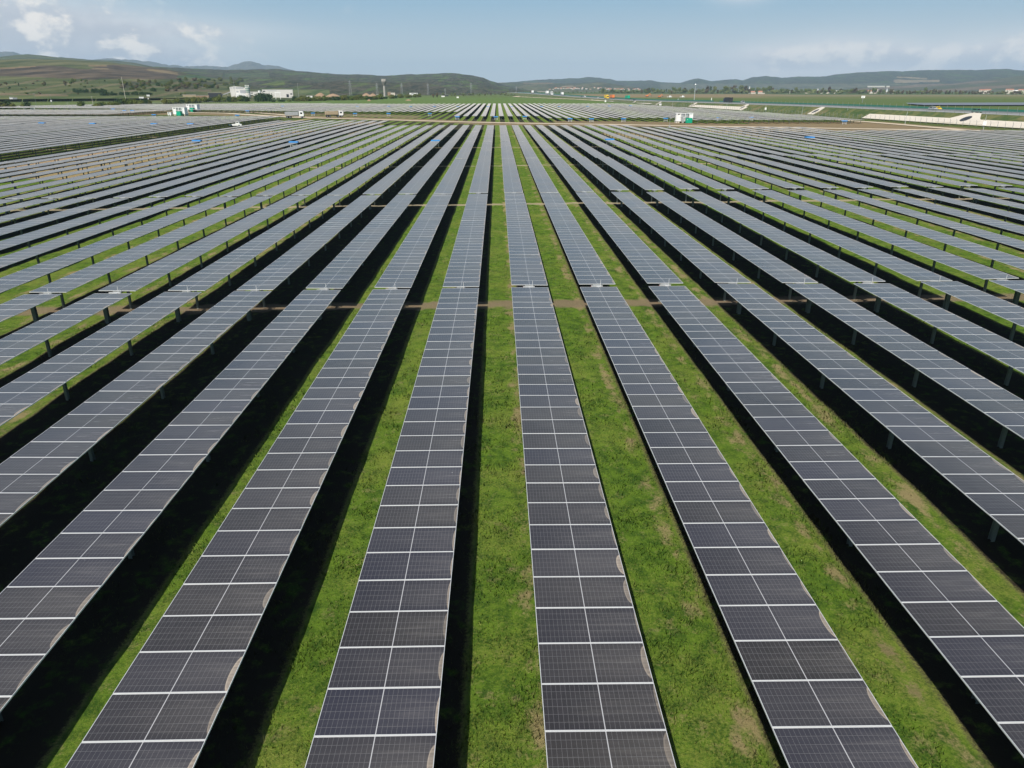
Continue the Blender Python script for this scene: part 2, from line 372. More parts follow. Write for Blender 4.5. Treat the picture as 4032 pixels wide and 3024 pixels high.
b.inputs['Roughness'].default_value = .95; b.inputs['Specular IOR Level'].default_value = .15
bp = t.new('ShaderNodeBump'); bp.inputs['Strength'].default_value = .8; bp.inputs['Distance'].default_value = .06
t.l.new(t.m('ADD', n3, nf), bp.inputs['Height']); t.l.new(bp.outputs[0], b.inputs['Normal'])
M['meadow'] = m
m, t, b = mat('grass_blade')
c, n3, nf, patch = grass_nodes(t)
oi = t.new('ShaderNodeVertexColor', layer_name='tone'); tone = t.sep(oi.outputs['Color'])[0]
c = t.mix(tone, t.mix(.35, c, (.02, .06, .005)), t.mix(.35, c, (.26, .30, .07)))
t.l.new(c, b.inputs['Base Color']); b.inputs['Roughness'].default_value = .8; b.inputs['Specular IOR Level'].default_value = .2
M['blade'] = m
# ------------------------------------------------------------------ ground sheet
def axis(parts):
    out = [parts[0][0]]
    for a, b_, st in parts:
        n = max(1, int(round((b_ - a) / st))); out += list(np.linspace(a, b_, n + 1)[1:])
    return np.array(out)
geo = [620 * 1.16 ** i for i in range(1, 26)]
xp = np.concatenate([axis([(0, 42, .55), (42, 110, 1.6), (110, 220, 3), (220, 420, 8), (420, 620, 20)]), geo])
xs = np.concatenate([-xp[:0:-1], xp])
ys = np.concatenate([axis([(-60, 4, 8), (4, 95, .55), (95, 200, 1.4), (200, 620, 2.6), (620, 900, 8)]), [900 * 1.15 ** i for i in range(1, 24)]])
GX, GY = np.meshgrid(xs, ys)
def vnoise(x, y, s, seed):
    return np.array([mnoise.noise(Vector((a * s, b_ * s, seed))) for a, b_ in zip(x, y)])
fx, fy = GX.ravel(), GY.ravel()
fz = g_np(fx, fy)
near = (np.abs(fx) < 130) & (fy < 260) & (fy > 0)
bz = np.zeros_like(fz)
bz[near] = vnoise(fx[near], fy[near], .9, 1.5) * .05 + vnoise(fx[near], fy[near], .22, 7.1) * .09
bz *= np.clip((140 - np.abs(fx)) / 40, 0, 1)
fz = fz + bz
far = np.hypot(fx, fy) > 2500
nx, ny = len(xs), len(ys)
me = bpy.data.meshes.new('ground')
idx = np.arange(nx * ny).reshape(ny, nx)
q = np.stack([idx[:-1, :-1], idx[:-1, 1:], idx[1:, 1:], idx[1:, :-1]], -1).reshape(-1, 4)
me.vertices.add(nx * ny); me.vertices.foreach_set('co', np.stack([fx, fy, fz], 1).ravel())
me.loops.add(q.size); me.loops.foreach_set('vertex_index', q.ravel())
me.polygons.add(len(q)); me.polygons.foreach_set('loop_start', np.arange(0, q.size, 4)); me.polygons.foreach_set('loop_total', np.full(len(q), 4))
me.update(calc_edges=True); me.polygons.foreach_set('use_smooth', [True] * len(q))
# zones: real surface colours of roadside soil, far meadows and fields (alpha = how far they replace the turf)
zc = np.zeros((len(fx), 4)); zc[:, :3] = (.09, .13, .03)
def paint(mask, col, a=1.0):
    zc[mask, :3] = col; zc[mask, 3] = a
site_y = np.interp(fx, [-1000, -260, -120, -30, 200], [0, 520, 470, 700, 700])
paint((fy > 700) | (np.abs(fx) > 500), (.085, .125, .028))
paint((fy > 430) & (fx > 250), (.075, .115, .026))
paint((fy > 1100) & (fx > 300) & (fy < 1500), (.11, .125, .04))
paint((fy > 1500) & (fx > 200) & (fy < 1900), (.19, .16, .09))
paint((fy > 1900) & (fx > 200), (.05, .09, .025))
paint((fx > -260) & (fx < 200) & (fy > 720) & (fy < 1300), (.088, .15, .03))
paint((fx > 200) & (fx < 900) & (fy > 1250) & (fy < 2100) & (fx < fy * .35), (.22, .16, .09))
wob = vnoise(fx, fy, .03, 4.4) * 6
def road_line(x): return np.interp(x, [-400, -158, -100, -45, 0, 60, 110, 180], [480, 455, 415, 372, 330, 318, 285, 262])
rl = road_line(fx)
paint((fx > -420) & (fx < 175) & (np.abs(fy + wob - (rl - 14)) < 15), (.24, .165, .10), .85)
paint((fx > -420) & (fx < -40) & (np.abs(fy + wob - (rl + 26)) < 17), (.19, .15, .085), .85)
paint((fx > 25) & (fx < 175) & (np.abs(fy + wob * .5 - (rl + 9)) < 12), (.21, .145, .09), .95)
paint((fx > 105) & (fx < 172) & (fy > 250) & (fy < 330) & (fy + wob > rl + 3), (.23, .16, .095), .95)
lane = (fx > -101) & (fx < -90) & (fy > 30) & (fy < 380)
paint(lane & (fx > -93.5), (.40, .27, .16), .9)
paint((fx > -90) & (fx < -66) & (fy > 60) & (fy < 260) & (wob > -1.5), (.38, .26, .16), .75)
paint((fx > -66) & (fx < -46) & (fy > 240) & (fy < 330) & (wob > -1), (.36, .25, .16), .7)
paint((fx > 30) & (fx < 130) & (fy > 215) & (fy < 262) & (wob > -1), (.34, .24, .15), .7)
ca = me.color_attributes.new('zone', 'FLOAT_COLOR', 'POINT'); ca.data.foreach_set('color', zc.ravel())
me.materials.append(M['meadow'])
tag(link('ground', me), kind='structure')
# ------------------------------------------------------------------ grass blades near the camera
rng = np.random.default_rng(3)
def scatter(x0, x1, y0, y1, dens):
    n = int((x1 - x0) * (y1 - y0) * dens); return rng.uniform(x0, x1, n), rng.uniform(y0, y1, n)
bx, by = [], []
for a in ((-8, 9, 8.2, 14, 480), (-12, 13, 14, 20, 300), (-17, 18, 20, 30, 130), (-25, 26, 30, 43, 42), (-25, 26, 43, 60, 12)):
    x_, y_ = scatter(*a); bx.append(x_); by.append(y_)
bx = np.concatenate(bx); by = np.concatenate(by)
um = (bx - 1.928 + 2.14) % 4.28 - 2.14
keep = (np.abs(um - .5) > .9) | (rng.random(len(bx)) < .25)
keep &= ~(np.abs(by - 44.6) < 1.0)
cl = np.array([mnoise.noise(Vector((a * .9, b_ * .9, 3.3))) for a, b_ in zip(bx, by)])
keep &= rng.random(len(bx)) < np.clip(.75 + cl * 1.2, .15, 1)
bx, by, um, cl = bx[keep], by[keep], um[keep], cl[keep]; n = len(bx)
from bisect import bisect
ixx = np.clip(np.searchsorted(xs, bx) - 1, 0, nx - 2); iyy = np.clip(np.searchsorted(ys, by) - 1, 0, ny - 2)
Zg = fz.reshape(ny, nx)
tx = (bx - xs[ixx]) / (xs[ixx + 1] - xs[ixx]); ty = (by - ys[iyy]) / (ys[iyy + 1] - ys[iyy])
bzz = (Zg[iyy, ixx] * (1 - tx) + Zg[iyy, ixx + 1] * tx) * (1 - ty) + (Zg[iyy + 1, ixx] * (1 - tx) + Zg[iyy + 1, ixx + 1] * tx) * ty
ang = rng.uniform(0, 2 * np.pi, n); hgt = rng.uniform(.04, .11, n) * (1 + cl * .8); wid = rng.uniform(.005, .010, n) * np.clip(by / 12, 1, 3)
lean = rng.uniform(.2, 1.1, n) * hgt; la = rng.uniform(0, 2 * np.pi, n)
ca_, sa_ = np.cos(ang) * wid, np.sin(ang) * wid
V = np.empty((n, 3, 3))
V[:, 0] = np.stack([bx - ca_, by - sa_, bzz - .01], 1); V[:, 1] = np.stack([bx + ca_, by + sa_, bzz - .01], 1)
V[:, 2] = np.stack([bx + np.cos(la) * lean, by + np.sin(la) * lean, bzz + hgt], 1)
me = bpy.data.meshes.new('grass'); me.vertices.add(n * 3); me.vertices.foreach_set('co', V.ravel())
me.loops.add(n * 3); me.loops.foreach_set('vertex_index', np.arange(n * 3))
me.polygons.add(n); me.polygons.foreach_set('loop_start', np.arange(0, n * 3, 3)); me.polygons.foreach_set('loop_total', np.full(n, 3))
me.update(calc_edges=True)
tn = np.repeat(rng.random(n) ** 1.5, 3); cc = np.stack([tn, tn, tn, np.ones_like(tn)], 1)
at = me.color_attributes.new('tone', 'FLOAT_COLOR', 'POINT'); at.data.foreach_set('color', cc.ravel())
nrm = np.tile(np.array([[0.0, 0.0, 1.0]]), (n * 3, 1)); nrm[:, 0] = np.repeat(rng.normal(0, .35, n), 3); nrm[:, 1] = np.repeat(rng.normal(0, .35, n), 3)
nrm /= np.linalg.norm(nrm, axis=1)[:, None]
me.polygons.foreach_set('use_smooth', [True] * n); me.normals_split_custom_set_from_vertices(nrm.tolist())
me.materials.append(M['blade']); tag(link('grass', me), 'short bright green turf between the nearest panel rows', 'grass', kind='stuff')
# ------------------------------------------------------------------ solar tables
NPAN = 39; LT = NPAN * PITCHY; HT = 1.50
def panel_glass_mb(v0=0.0):
    mb = MB(); hx, hy = PW / 2 - .010, PL / 2 - .010
    mb.box((0, 0, .012), (2 * hx, 2 * hy, .018), 1)
    fi = mb.face([(-hx, -hy, .0235), (hx, -hy, .0235), (hx, hy, .0235), (-hx, hy, .0235)], 0)
    c = PITCHY / 2; s_ = .985
    mb.uv[fi] = [(-hx * s_, c - hy * s_), (hx * s_, c - hy * s_), (hx * s_, c + hy * s_), (-hx * s_, c + hy * s_)]
    return mb
def frame_mb(mb=None, mi=0):
    mb = mb or MB(); w, h = .0145, .036
    for sx in (-1, 1): mb.box((sx * (PW / 2 - w * .4), 0, h / 2 - .008), (w * .8, PL, h), mi)
    for sy in (-1, 1): mb.box((0, sy * (PL / 2 - w / 2), h / 2 - .008), (PW - w * 1.6, w, h), mi)
    return mb
backm = plain('backsheet', (.12, .12, .13), .6)
me_glass = panel_glass_mb().mesh('solar_panel', [M['solar'], backm])
me_frame = frame_mb().mesh('frame', [M['alu']])
pb = panel_glass_mb(); frame_mb(pb, 2); me_panel = pb.mesh('solar_panel', [M['solar'], backm, M['alu']])
def tube_mb(mb=None, mi=0):
    mb = mb or MB(); mb.box((0, 0, HT - .16), (.13, LT + .42, .13), mi)
    for i in range(NPAN + 1): mb.box((0, -LT / 2 + i * PITCHY, HT - .055), (.55, .05, .08), mi)
    return mb
me_tube = tube_mb().mesh('torque_tube', [M['steel']])
def post_mb(mb=None, y=0, mi=0, wide=.15, top=HT - .2):
    mb = mb or MB(); z0, z1 = -.5, top; zc, dz = (z0 + z1) / 2, z1 - z0; f = .012
    mb.box((0, y, zc), (f, wide, dz), mi)
    for s_ in (-1, 1): mb.box((0, y + s_ * (wide / 2 - f / 2 + .004), zc), (wide * .75, f, dz), mi)
    mb.box((0, y, top + .03), (.26, wide * 1.2, .10), mi)
    return mb
me_post = post_mb().mesh('post', [M['post']]); me_postw = post_mb(wide=.26).mesh('drive_post', [M['post']])
POSTY = [LT / 2 - 1.2 - 6.03 * i for i in range(8)]
def ctrl_mb():
    mb = MB(); y = -LT / 2 - .22
    mb.box((-.05, y, HT - .06), (.72, .07, .05), 0); mb.box((.05, y - .06, HT - .07), (.22, .12, .06), 0)
    mb.box((.17, y, HT + .15), (.02, .02, .36), 0)
    mb.box((-.36, y + .03, HT - .08), (.12, .06, .04), 1)
    return mb
me_ctrl = ctrl_mb().mesh('tracker_controller', [M['alu'], M['red']])
def rowsheet(mb, L, mi_g=0, mi_f=1, z=HT, y0=0):
    hx = PW / 2
    fi = mb.face([(-hx, y0 - L / 2, z + .028), (hx, y0 - L / 2, z + .028), (hx, y0 + L / 2, z + .028), (-hx, y0 + L / 2, z + .028)], mi_g)
    mb.uv[fi] = [(-hx, 0), (hx, 0), (hx, L), (-hx, L)]
    mb.box((0, y0, z + .006), (2 * hx - .004, L - .004, .036), mi_f)
rs = MB(); rowsheet(rs, LT); me_rows = rs.mesh('panel_row', [M['solar'], M['alu']])
wt_ = MB(); rowsheet(wt_, LT); wt_.box((0, 0, HT - .16), (.13, LT, .13), 2)
for y_ in POSTY: post_mb(wt_, y_, 2)
me_table_far = wt_.mesh('solar_table', [M['solar'], M['alu'], M['post']])
ONES = "zeroth first second third fourth fifth sixth seventh eighth ninth tenth eleventh twelfth thirteenth fourteenth fifteenth sixteenth seventeenth eighteenth nineteenth".split()
TENS = {2: "twent", 3: "thirt", 4: "fort", 5: "fift", 6: "sixt", 7: "sevent", 8: "eight", 9: "ninet"}
def ordinal(n):
    if n < 20: return ONES[n]
    a, b_ = divmod(n, 10); return TENS[a] + "ieth" if b_ == 0 else TENS[a] + "y-" + ONES[b_]
def foot_x(y): return float(np.interp(y, [150, 265, 362, 582, 700, 834, 1182, 1956], [196, 181, 168, 138, 118, 97, 70, 30]))
# candidate tables: (x, y0, y1, level of detail, label)
cand = []
SEC = [(-1.75, 43.0), (43.5, 87.5), (88.35, 134.9), (135.3, 181.4), (182.0, 226.2), (226.5, 267.0)]
SECN = ["nearest stretch", "second stretch", "third stretch", "fourth stretch", "fifth stretch", "farthest stretch before the road"]
for k in range(-21, 39):
    X = 1.928 + 4.28 * k
    side = f"{ordinal(k + 1)} row right" if k >= 0 else f"{ordinal(-k)} row left"
    for si, (a, b_) in enumerate(SEC):
        e = b_
        if X > 47 and si == 5: e = 251
        if X > 103:
            if si == 5: continue
            if si == 4: e = 227
        cand.append((X, a, e, si, f"dusty solar table, {side} of the central aisle, {SECN[si]}"))
    if X < -43: cand.append((X, 267.5, 309, 6, f"dusty solar table, {side} of the central aisle, ending at the gravel road"))
for k in range(56):                                # western block across the service lane
    X = -102.5 - 4.28 * k
    for a in (58, 103, 148, 193, 238, 283, 328):
        L_ = 44.3 if a < 328 else 34
        n_ = int((a - 58) / 45)
        cand.append((X, a, a + L_, 7, f"distant solar table, {ordinal(k + 1)} row left of the lane, {ordinal(n_ + 1)} stretch"))
    if X < -200:
        for n_, a in enumerate((392, 437)): cand.append((X, a, a + 44, 8, f"distant solar table, {ordinal(k + 1)} row left of the service lane, {ordinal(n_ + 8)} stretch"))
def nfront(X): return 360 if -23 < X < 20 else (337 if 20 <= X < 80 else (312 if X >= 80 else float(np.interp(X, [-330, -250, -170, -110, -100], [525, 505, 465, 440, 433]))))
for k in range(-86, 36):
    X = 1.928 + 4.28 * k; a = nfront(X); end = 668 if X > -150 else float(np.interp(X, [-370, -330, -150], [560, 640, 700]))
    side = f"{ordinal(k + 1)} row right" if k >= 0 else f"{ordinal(-k)} row left"
    if X > 0:
        while foot_x(end) - 13 < X and end > a: end -= 4
    n_ = 1
    while a < end - 12:
        L_ = min(44.5, end - a); cand.append((X, a, a + L_, 9, f"far table beyond the road, {side} of the central aisle, {ordinal(n_)} stretch")); a += L_ + .8; n_ += 1
def seen(c):
    X, a, b_ = c[:3]; pts = []
    for yy in (a, (a + b_) / 2, b_):
        for xx in (X - PW / 2, X + PW / 2):
            p = proj(xx, max(yy, 6.0), g(xx, yy) + HT)
            if p: pts.append(p)
    if not pts: return 0
    x0, x1 = min(p[0] for p in pts), max(p[0] for p in pts); y0, y1 = min(p[1] for p in pts), max(p[1] for p in pts)
    if x1 < -60 or x0 > 4092 or y0 > 3150: return 1e-6 if x1 > -1500 and x0 < 5500 else 0
    # projected area of the quad, clipped roughly
    p = [proj(xx, max(yy, 8.5), g(xx, yy) + HT) for xx, yy in ((X - 1.14, a), (X + 1.14, a), (X + 1.14, b_), (X - 1.14, b_))]
    return abs(sum(p[i][0] * p[(i + 1) % 4][1] - p[(i + 1) % 4][0] * p[i][1] for i in range(4))) / 2 + 1e-3
cand = [(seen(c), c) for c in cand]; cand = [c for c in cand if c[0] > 0]
cand.sort(key=lambda c: -c[0])
def pose(X, a, b_, tilt):
    ym = (a + b_) / 2; za, zb = g(X, a), g(X, b_)
    lift = 0.0
    if X > 12 and 85 < a < 95: lift = .16                 # these tables stand a little higher than their neighbours
    dzs = random.uniform(-.05, .05)
    return (X, ym, (za + zb) / 2 + lift + dzs), (math.atan2(zb - za, b_ - a), R(tilt), 0)
stuff = MB()
n_thing = 0
for area, (X, a, b_, lod, lab) in cand:
    tilt = random.gauss(0.3, .6); loc, rot = pose(X, a, b_, tilt); L_ = b_ - a; sc = L_ / LT
    if n_thing >= 300:
        Mx = Matrix.Translation(loc) @ Matrix.Rotation(rot[0], 4, 'X') @ Matrix.Rotation(rot[1], 4, 'Y'); stuff.M = Mx
        rowsheet(stuff, L_)
        for y_ in np.arange(-L_ / 2 + 1, L_ / 2, 6.1): stuff.box((0, y_, (HT - .6) / 2), (.12, .15, HT + .4), 2)
        continue
    n_thing += 1
    if lod in (0, 1, 2):
        root = tag(link('solar_table', None, None, loc, rot), lab, 'solar table', 'solar tables of the near block')
        if lod == 2: link('panel_row', me_rows, root).scale = (1, sc, 1)
        else:
            for i in range(NPAN):
                yy = (-LT / 2 + (i + .5) * PITCHY) * sc
                p = link('solar_panel', me_glass if lod == 0 else me_panel, root, (0, yy, HT + random.uniform(-.002, .002)), (random.gauss(0, .0016), random.gauss(0, .0012), 0))
                if lod == 0: link('frame', me_frame, p)
        link('torque_tube', me_tube, root).scale = (1, sc, 1)
        for i, y_ in enumerate(POSTY): link('drive_post' if i == 0 else 'post', me_postw if i == 0 else me_post, root, (0, y_ * sc, 0))
        if lod == 1: link('tracker_controller', me_ctrl, root, (0, (LT - L_) / 2, 0))
    else:
        o = tag(link('solar_table', me_table_far, None, loc, rot), lab, 'solar table', {7: 'solar tables of the western block', 8: 'solar tables of the western block', 9: 'solar tables beyond the gravel road'}.get(lod, 'solar tables of the near block'))
        o.scale = (1, sc, 1)
o = link('solar_field', stuff.mesh('solar_field', [M['solar'], M['alu'], M['post']])); tag(o, 'hundreds of distant pale solar tables merging into bands before the hills', 'solar field', kind='stuff')
print("tables", n_thing, len(cand))
# ------------------------------------------------------------------ hills and mountains
def hill_material():
    m, t, b = mat('hillside')
    vc = t.new('ShaderNodeVertexColor', layer_name='cover'); pos = t.pos(); x_, y_, z_ = t.sep(pos); sp = t.comb(x_, t.m('MULTIPLY', y_, .25), z_)
    n = t.noise(sp, .022, 7, .7); n2 = t.noise(sp, .075, 6, .72); f = vc.outputs['Alpha']
    base = t.mix(t.ss(n, .35, .65), t.mix(.45, vc.outputs['Color'], (.012, .024, .008)), t.mix(.34, vc.outputs['Color'], (.24, .2, .11)))
    wood = t.mix(t.ss(n2, .38, .62), (.018, .028, .014), (.10, .088, .06))
    wood = t.mix(t.ss(t.noise(sp, .02, 4), .5, .66), wood, (.085, .125, .035))
    t.l.new(t.mix(t.m('MULTIPLY', f, .8), base, wood), b.inputs['Base Color'])
    b.inputs['Roughness'].default_value = .95; b.inputs['Specular IOR Level'].default_value = .1
    bp = t.new('ShaderNodeBump'); bp.inputs['Strength'].default_value = .9; bp.inputs['Distance'].default_value = 9
    t.l.new(t.m('MULTIPLY', n2, f), bp.inputs['Height']); t.l.new(bp.outputs[0], b.inputs['Normal'])
    return m
M['hill'] = hill_material()
def cover(name, px, py, wob):
    n = len(px); c = np.zeros((n, 4)); c[:, :3] = (.085, .12, .035)
    def P(mask, col, wood=0.0): c[mask, :3] = col; c[mask, 3] = wood
    py = py + wob
    if name == "brown_field_hill":
        P(py < 262, (.10, .12, .04))
        up = np.interp(px, [0, 90, 180, 240, 300, 350, 380, 430, 500, 620, 760], [268, 264, 258, 262, 271, 274, 262, 256, 256, 270, 300])
        lo = np.interp(px, [0, 150, 320, 480, 600, 700, 760], [300, 304, 312, 311, 313, 312, 300])
        P((py > up) & (py < lo) & (px < 760), (.095, .064, .058)); P((py > up) & (py < up + 4) & (px < 140), (.30, .20, .11))
        P((px > 350) & (px < 420) & (np.abs(py - 259) < 3), (.32, .22, .12)); P((px > 360) & (px < 430) & (np.abs(py - 271) < 1.5), (.26, .2, .12))
        P((px > 580) & (px < 700) & (np.abs(py - (274 + (px - 580) * .13)) < 4), (.26, .19, .11))
        P((px > 560) & (px < 900) & (py < np.interp(px, [560, 700, 800, 900], [266, 285, 296, 300])), (.085, .06, .05), .15)
        P((px > 700) & (px < 860) & (py > 296) & (py < 308), (.04, .12, .05))
        P((py > 312) & (px < 1000) & (np.sin(px * .031 + py * .17) > .82), (.19, .17, .09))
        P((px > 480) & (px < 1100) & (py > 322) & (py < 350) & (np.sin(px * .023 + py * .12) > .1), (.06, .085, .02), .7)
        P((px < 270) & (np.abs(py - (371 + px * .015)) < 3), (.30, .22, .14)); P((py > 376) & (px < 560), (.10, .15, .04))
        P((px > 650) & (px < 830) & (np.abs(py - 356) < 4), (.22, .17, .12))
    elif name in ("forest_ridge", "low_forest_hill"):
        P(py > 0, (.05, .06, .03), 1.0)
        if name == "low_forest_hill":
            P((px < 1120) & (px > 960) & (py > 318) & (py < 336), (.10, .17, .02), .25)
            P((py > 346) & (px < 1300), (.08, .13, .03), .1); P((px > 1180) & (px < 1800) & (py < 352), (.07, .055, .04), .9)
            P((px < 1300) & (py > 352), (.09, .15, .04))
        else: P((px > 880) & (px < 1060) & (py > 288) & (py < 306), (.05, .10, .05), .3)
    elif name == "green_back_hill": P(py > 0, (.07, .11, .04), .35)
    elif name == "blue_mountain": P(py > 0, (.13, .13, .12), .3)
    elif name == "pale_slope": P(py > 0, (.13, .15, .07), .25); P((np.abs(py - 331 - (px - 1700) * .08) < 3), (.25, .21, .13))
    elif name == "valley_hill":
        P(py > 0, (.08, .10, .05), .7); P((np.sin(px * .03 + py * .21) > .5), (.15, .15, .08), .2); P((px > 2060) & (px < 2180) & (np.abs(py - 328) < 2), (.27, .2, .13))
        P((px > 2210) & (px < 2260) & (np.abs(py - 342) < 5), (.42, .33, .22)); P((px > 2060) & (px < 2450) & (py > 342), (.13, .15, .08), .3)
    elif name == "blue_ridge":
        P(py > 0, (.035, .05, .03), .9); P((py > 330) & (px > 2600), (.14, .15, .10), .3)
        P((px > 3530) & (px < 3650) & (np.abs(py - (303 + (px - 3530) * .06)) < 3), (.36, .28, .17)); P((px > 3520) & (px < 3700) & (np.abs(py - 318 - (px - 3520) * .01) < 4), (.33, .26, .17)); P((px > 3520) & (px < 3620) & (np.abs(py - 324) < 2), (.33, .26, .17))
    elif name == "right_foreslope":
        P(py > 0, (.09, .11, .06), .45); P((np.sin(px * .017 + py * .25) > .35) & (py > 318), (.22, .16, .12), .1)
    return c
for hI, h in enumerate(hills):
    a0, a1 = h.az[0], h.az[-1]; na = int((a1 - a0) / R(.075)) + 2; A = np.linspace(a0, a1, na)
    Rr = np.concatenate([np.linspace(h.r0 - 40, h.r1, 70), np.linspace(h.r1, h.r2, 10)[1:]])
    AA, RR = np.meshgrid(A, Rr); X = RR * np.sin(AA); Y = RR * np.cos(AA); Zh = h.z(AA, RR)
    nz = np.array([mnoise.fractal(Vector((x * .006, y * .006, hI)), 1.0, 2.1, 4) for x, y in zip(X.ravel(), Y.ravel())]).reshape(X.shape)
    nz2 = np.array([mnoise.noise(Vector((x * .028, y * .028, hI + 3.3))) for x, y in zip(X.ravel(), Y.ravel())]).reshape(X.shape)
    frac = np.clip((RR - h.r0) / (h.r1 - h.r0), 0, 1)
    Zh = Zh + frac * (h.amp * 2.0 * nz + (1.1 if h.name in ("forest_ridge", "low_forest_hill", "blue_ridge") else .4) * h.amp * nz2 * h.r1 / 4000)
    if h.name == "blue_mountain": Zh = Zh + frac * nz * 18
    f = Y * math.cos(_y) + X * math.sin(_y); xc = X * math.cos(_y) - Y * math.sin(_y); dn = HC - Zh
    Zc = f * math.cos(_t) + dn * math.sin(_t); PX = CX + F_PX * xc / Zc; PY = CY + F_PX * (dn * math.cos(_t) - f * math.sin(_t)) / Zc
    c = cover(h.name, PX.ravel(), PY.ravel(), (nz * 2.2).ravel())
    if h.name != 'blue_mountain': c[:, :3] *= .72
    nr, nc = X.shape; idx = np.arange(nr * nc).reshape(nr, nc)
    q = np.stack([idx[:-1, :-1], idx[:-1, 1:], idx[1:, 1:], idx[1:, :-1]], -1).reshape(-1, 4)
    me = bpy.data.meshes.new('hill'); me.vertices.add(nr * nc); me.vertices.foreach_set('co', np.stack([X.ravel(), Y.ravel(), Zh.ravel()], 1).ravel())
    me.loops.add(q.size); me.loops.foreach_set('vertex_index', q.ravel()); me.polygons.add(len(q))
    me.polygons.foreach_set('loop_start', np.arange(0, q.size, 4)); me.polygons.foreach_set('loop_total', np.full(len(q), 4)); me.update(calc_edges=True)
    me.polygons.foreach_set('use_smooth', [True] * len(q)); me.materials.append(M['hill'])
    ca = me.color_attributes.new('cover', 'FLOAT_COLOR', 'POINT'); ca.data.foreach_set('color', c.ravel())
    tag(link('mountain' if 'mountain' in h.name or 'ridge' in h.name else 'hill', me), kind='structure')
# ------------------------------------------------------------------ gravel roads
def strip(name, pts, width, m, dz=.05, kind='structure', wob=.25):
    P = [Vector(p[:2]) for p in pts]; Q = []
    for i in range(len(P) - 1):
        n = max(1, int((P[i + 1] - P[i]).length / 5)); Q += [P[i].lerp(P[i + 1], k / n) for k in range(n)]
    Q.append(P[-1]); mb = MB(); prev = None
    for i, p in enumerate(Q):
        tdir = (Q[min(i + 1, len(Q) - 1)] - Q[max(i - 1, 0)]).normalized(); nn = Vector((tdir.y, -tdir.x)); row = []
        for k in range(5):
            o = (k / 4 - .5) * width * (1 + wob * mnoise.noise(Vector((p.x * .05, p.y * .05, k * .3)))); q_ = p + nn * o
            row.append((q_.x, q_.y, g(q_.x, q_.y) + dz + .04 * (1 - abs(k - 2) / 2)))
        if prev:
            for k in range(4): mb.face([prev[k], prev[k + 1], row[k + 1], row[k]])
        prev = row
    return tag(link(name, mb.mesh(name, m, True)), kind=kind)
G = lambda px, py: on_ground(px, py)
strip('dirt_road', [G(*p) for p in ((560, 433), (750, 443.5), (900, 447), (1050, 457), (1200, 464), (1350, 468), (1550, 473), (1783, 480), (2050, 486), (2400, 491), (2700, 497), (3050, 502), (3300, 507), (3550, 511), (3760, 513), (4100, 524))], 6.5, M['gravel'], .12)
strip('dirt_road', [G(*p) for p in ((3300, 473.5), (3420, 481), (3550, 492), (3700, 505), (3800, 513))], 5, M['gravel'], .16)
strip('dirt_road', [G(*p) for p in ((860, 441), (1000, 444), (1100, 452), (1200, 463))], 4, M['gravel'], .20)
strip('dirt_track', [G(*p) for p in ((2170, 384), (2110, 380), (2040, 379), (2030, 381), (2140, 386), (2300, 393), (2400, 399))], 12, M['gravel'], .25, wob=.5)
strip('railway_track', [at_z(*p) for p in ((-200, 421), (150, 416.5), (400, 412), (700, 405), (1000, 396))], 9, M['rail'], .5, wob=0)
# ------------------------------------------------------------------ motorway on its embankment
EDGE = [(226, 60, 3.7), (196, 240, 3.6), (191, 282, 3.5), (173, 423, 3.5), (148, 628, 2.6), (127, 794, 1.6), (111, 923, 1.7), (78.6, 1181, 2.7), (30, 1572, 4.7), (-22, 1990, 5.5)]
E_ = []
for i in range(len(EDGE) - 1):
    for k in range(12):
        u_ = k / 12; E_.append(tuple(EDGE[i][j] * (1 - u_) + EDGE[i + 1][j] * u_ for j in range(3)))
E_ = [(a * math.cos(_y) + b_ * math.sin(_y), -a * math.sin(_y) + b_ * math.cos(_y), e) for a, b_, e in E_]
_ey = [p[1] for p in E_]
def emb(y, off):
    """Point beside the motorway: off = metres to the right of the near shoulder; below 0 it runs down the bank."""
    x = float(np.interp(y, _ey, [p[0] for p in E_])); e = float(np.interp(y, _ey, [p[2] for p in E_]))
    x2 = float(np.interp(y + 4, _ey, [p[0] for p in E_])); tx_, ty_ = x2 - x, 4.0; L_ = math.hypot(tx_, ty_); nx_, ny_ = ty_ / L_, -tx_ / L_
    base = g(x, y)
    z = e if 0 <= off <= 27 else (e - (-off) / 2.0 if off < 0 else e - (off - 27) / 2.0)
    return x + nx_ * off, y + ny_ * off, max(z, base)
def ribbon(name, y0, y1, offs, m, dz=0.0, step=9, zz=None, thick=0):
    mb = MB(); prev = None; n = max(2, int((y1 - y0) / step))
    for i in range(n + 1):
        y = y0 + (y1 - y0) * (i / n) ** 1.3; row = []
        for j, o in enumerate(offs):
            p = emb(y, o(y) if callable(o) else o); row.append((p[0], p[1], p[2] + (zz[j] if zz else dz)))
        if prev:
            for k in range(len(offs) - 1): mb.face([prev[k], prev[k + 1], row[k + 1], row[k]])
        prev = row
    return link(name, mb.mesh(name, m, True))
def bank_mat():
    m, t, b = mat('bank_grass'); pos = t.pos(); n = t.noise(pos, .25, 6, .7); n2 = t.noise(pos, .06, 4)
    c = t.mix(t.ss(n, .38, .62), (.035, .07, .012), (.11, .12, .035)); c = t.mix(t.m('MULTIPLY', t.ss(n2, .5, .72), .6), c, (.19, .14, .07))
    t.l.new(c, b.inputs['Base Color']); b.inputs['Roughness'].default_value = .95
    bp = t.new('ShaderNodeBump'); bp.inputs['Distance'].default_value = .4; t.l.new(n, bp.inputs['Height']); t.l.new(bp.outputs[0], b.inputs['Normal']); return m
M['bank'] = bank_mat()
tag(ribbon('embankment', 60, 1950, [-9, -7.2, -5, -2.5, 0, 1.2, 1.25, 27, 30, 34, 38], M['bank'], .02), kind='structure')
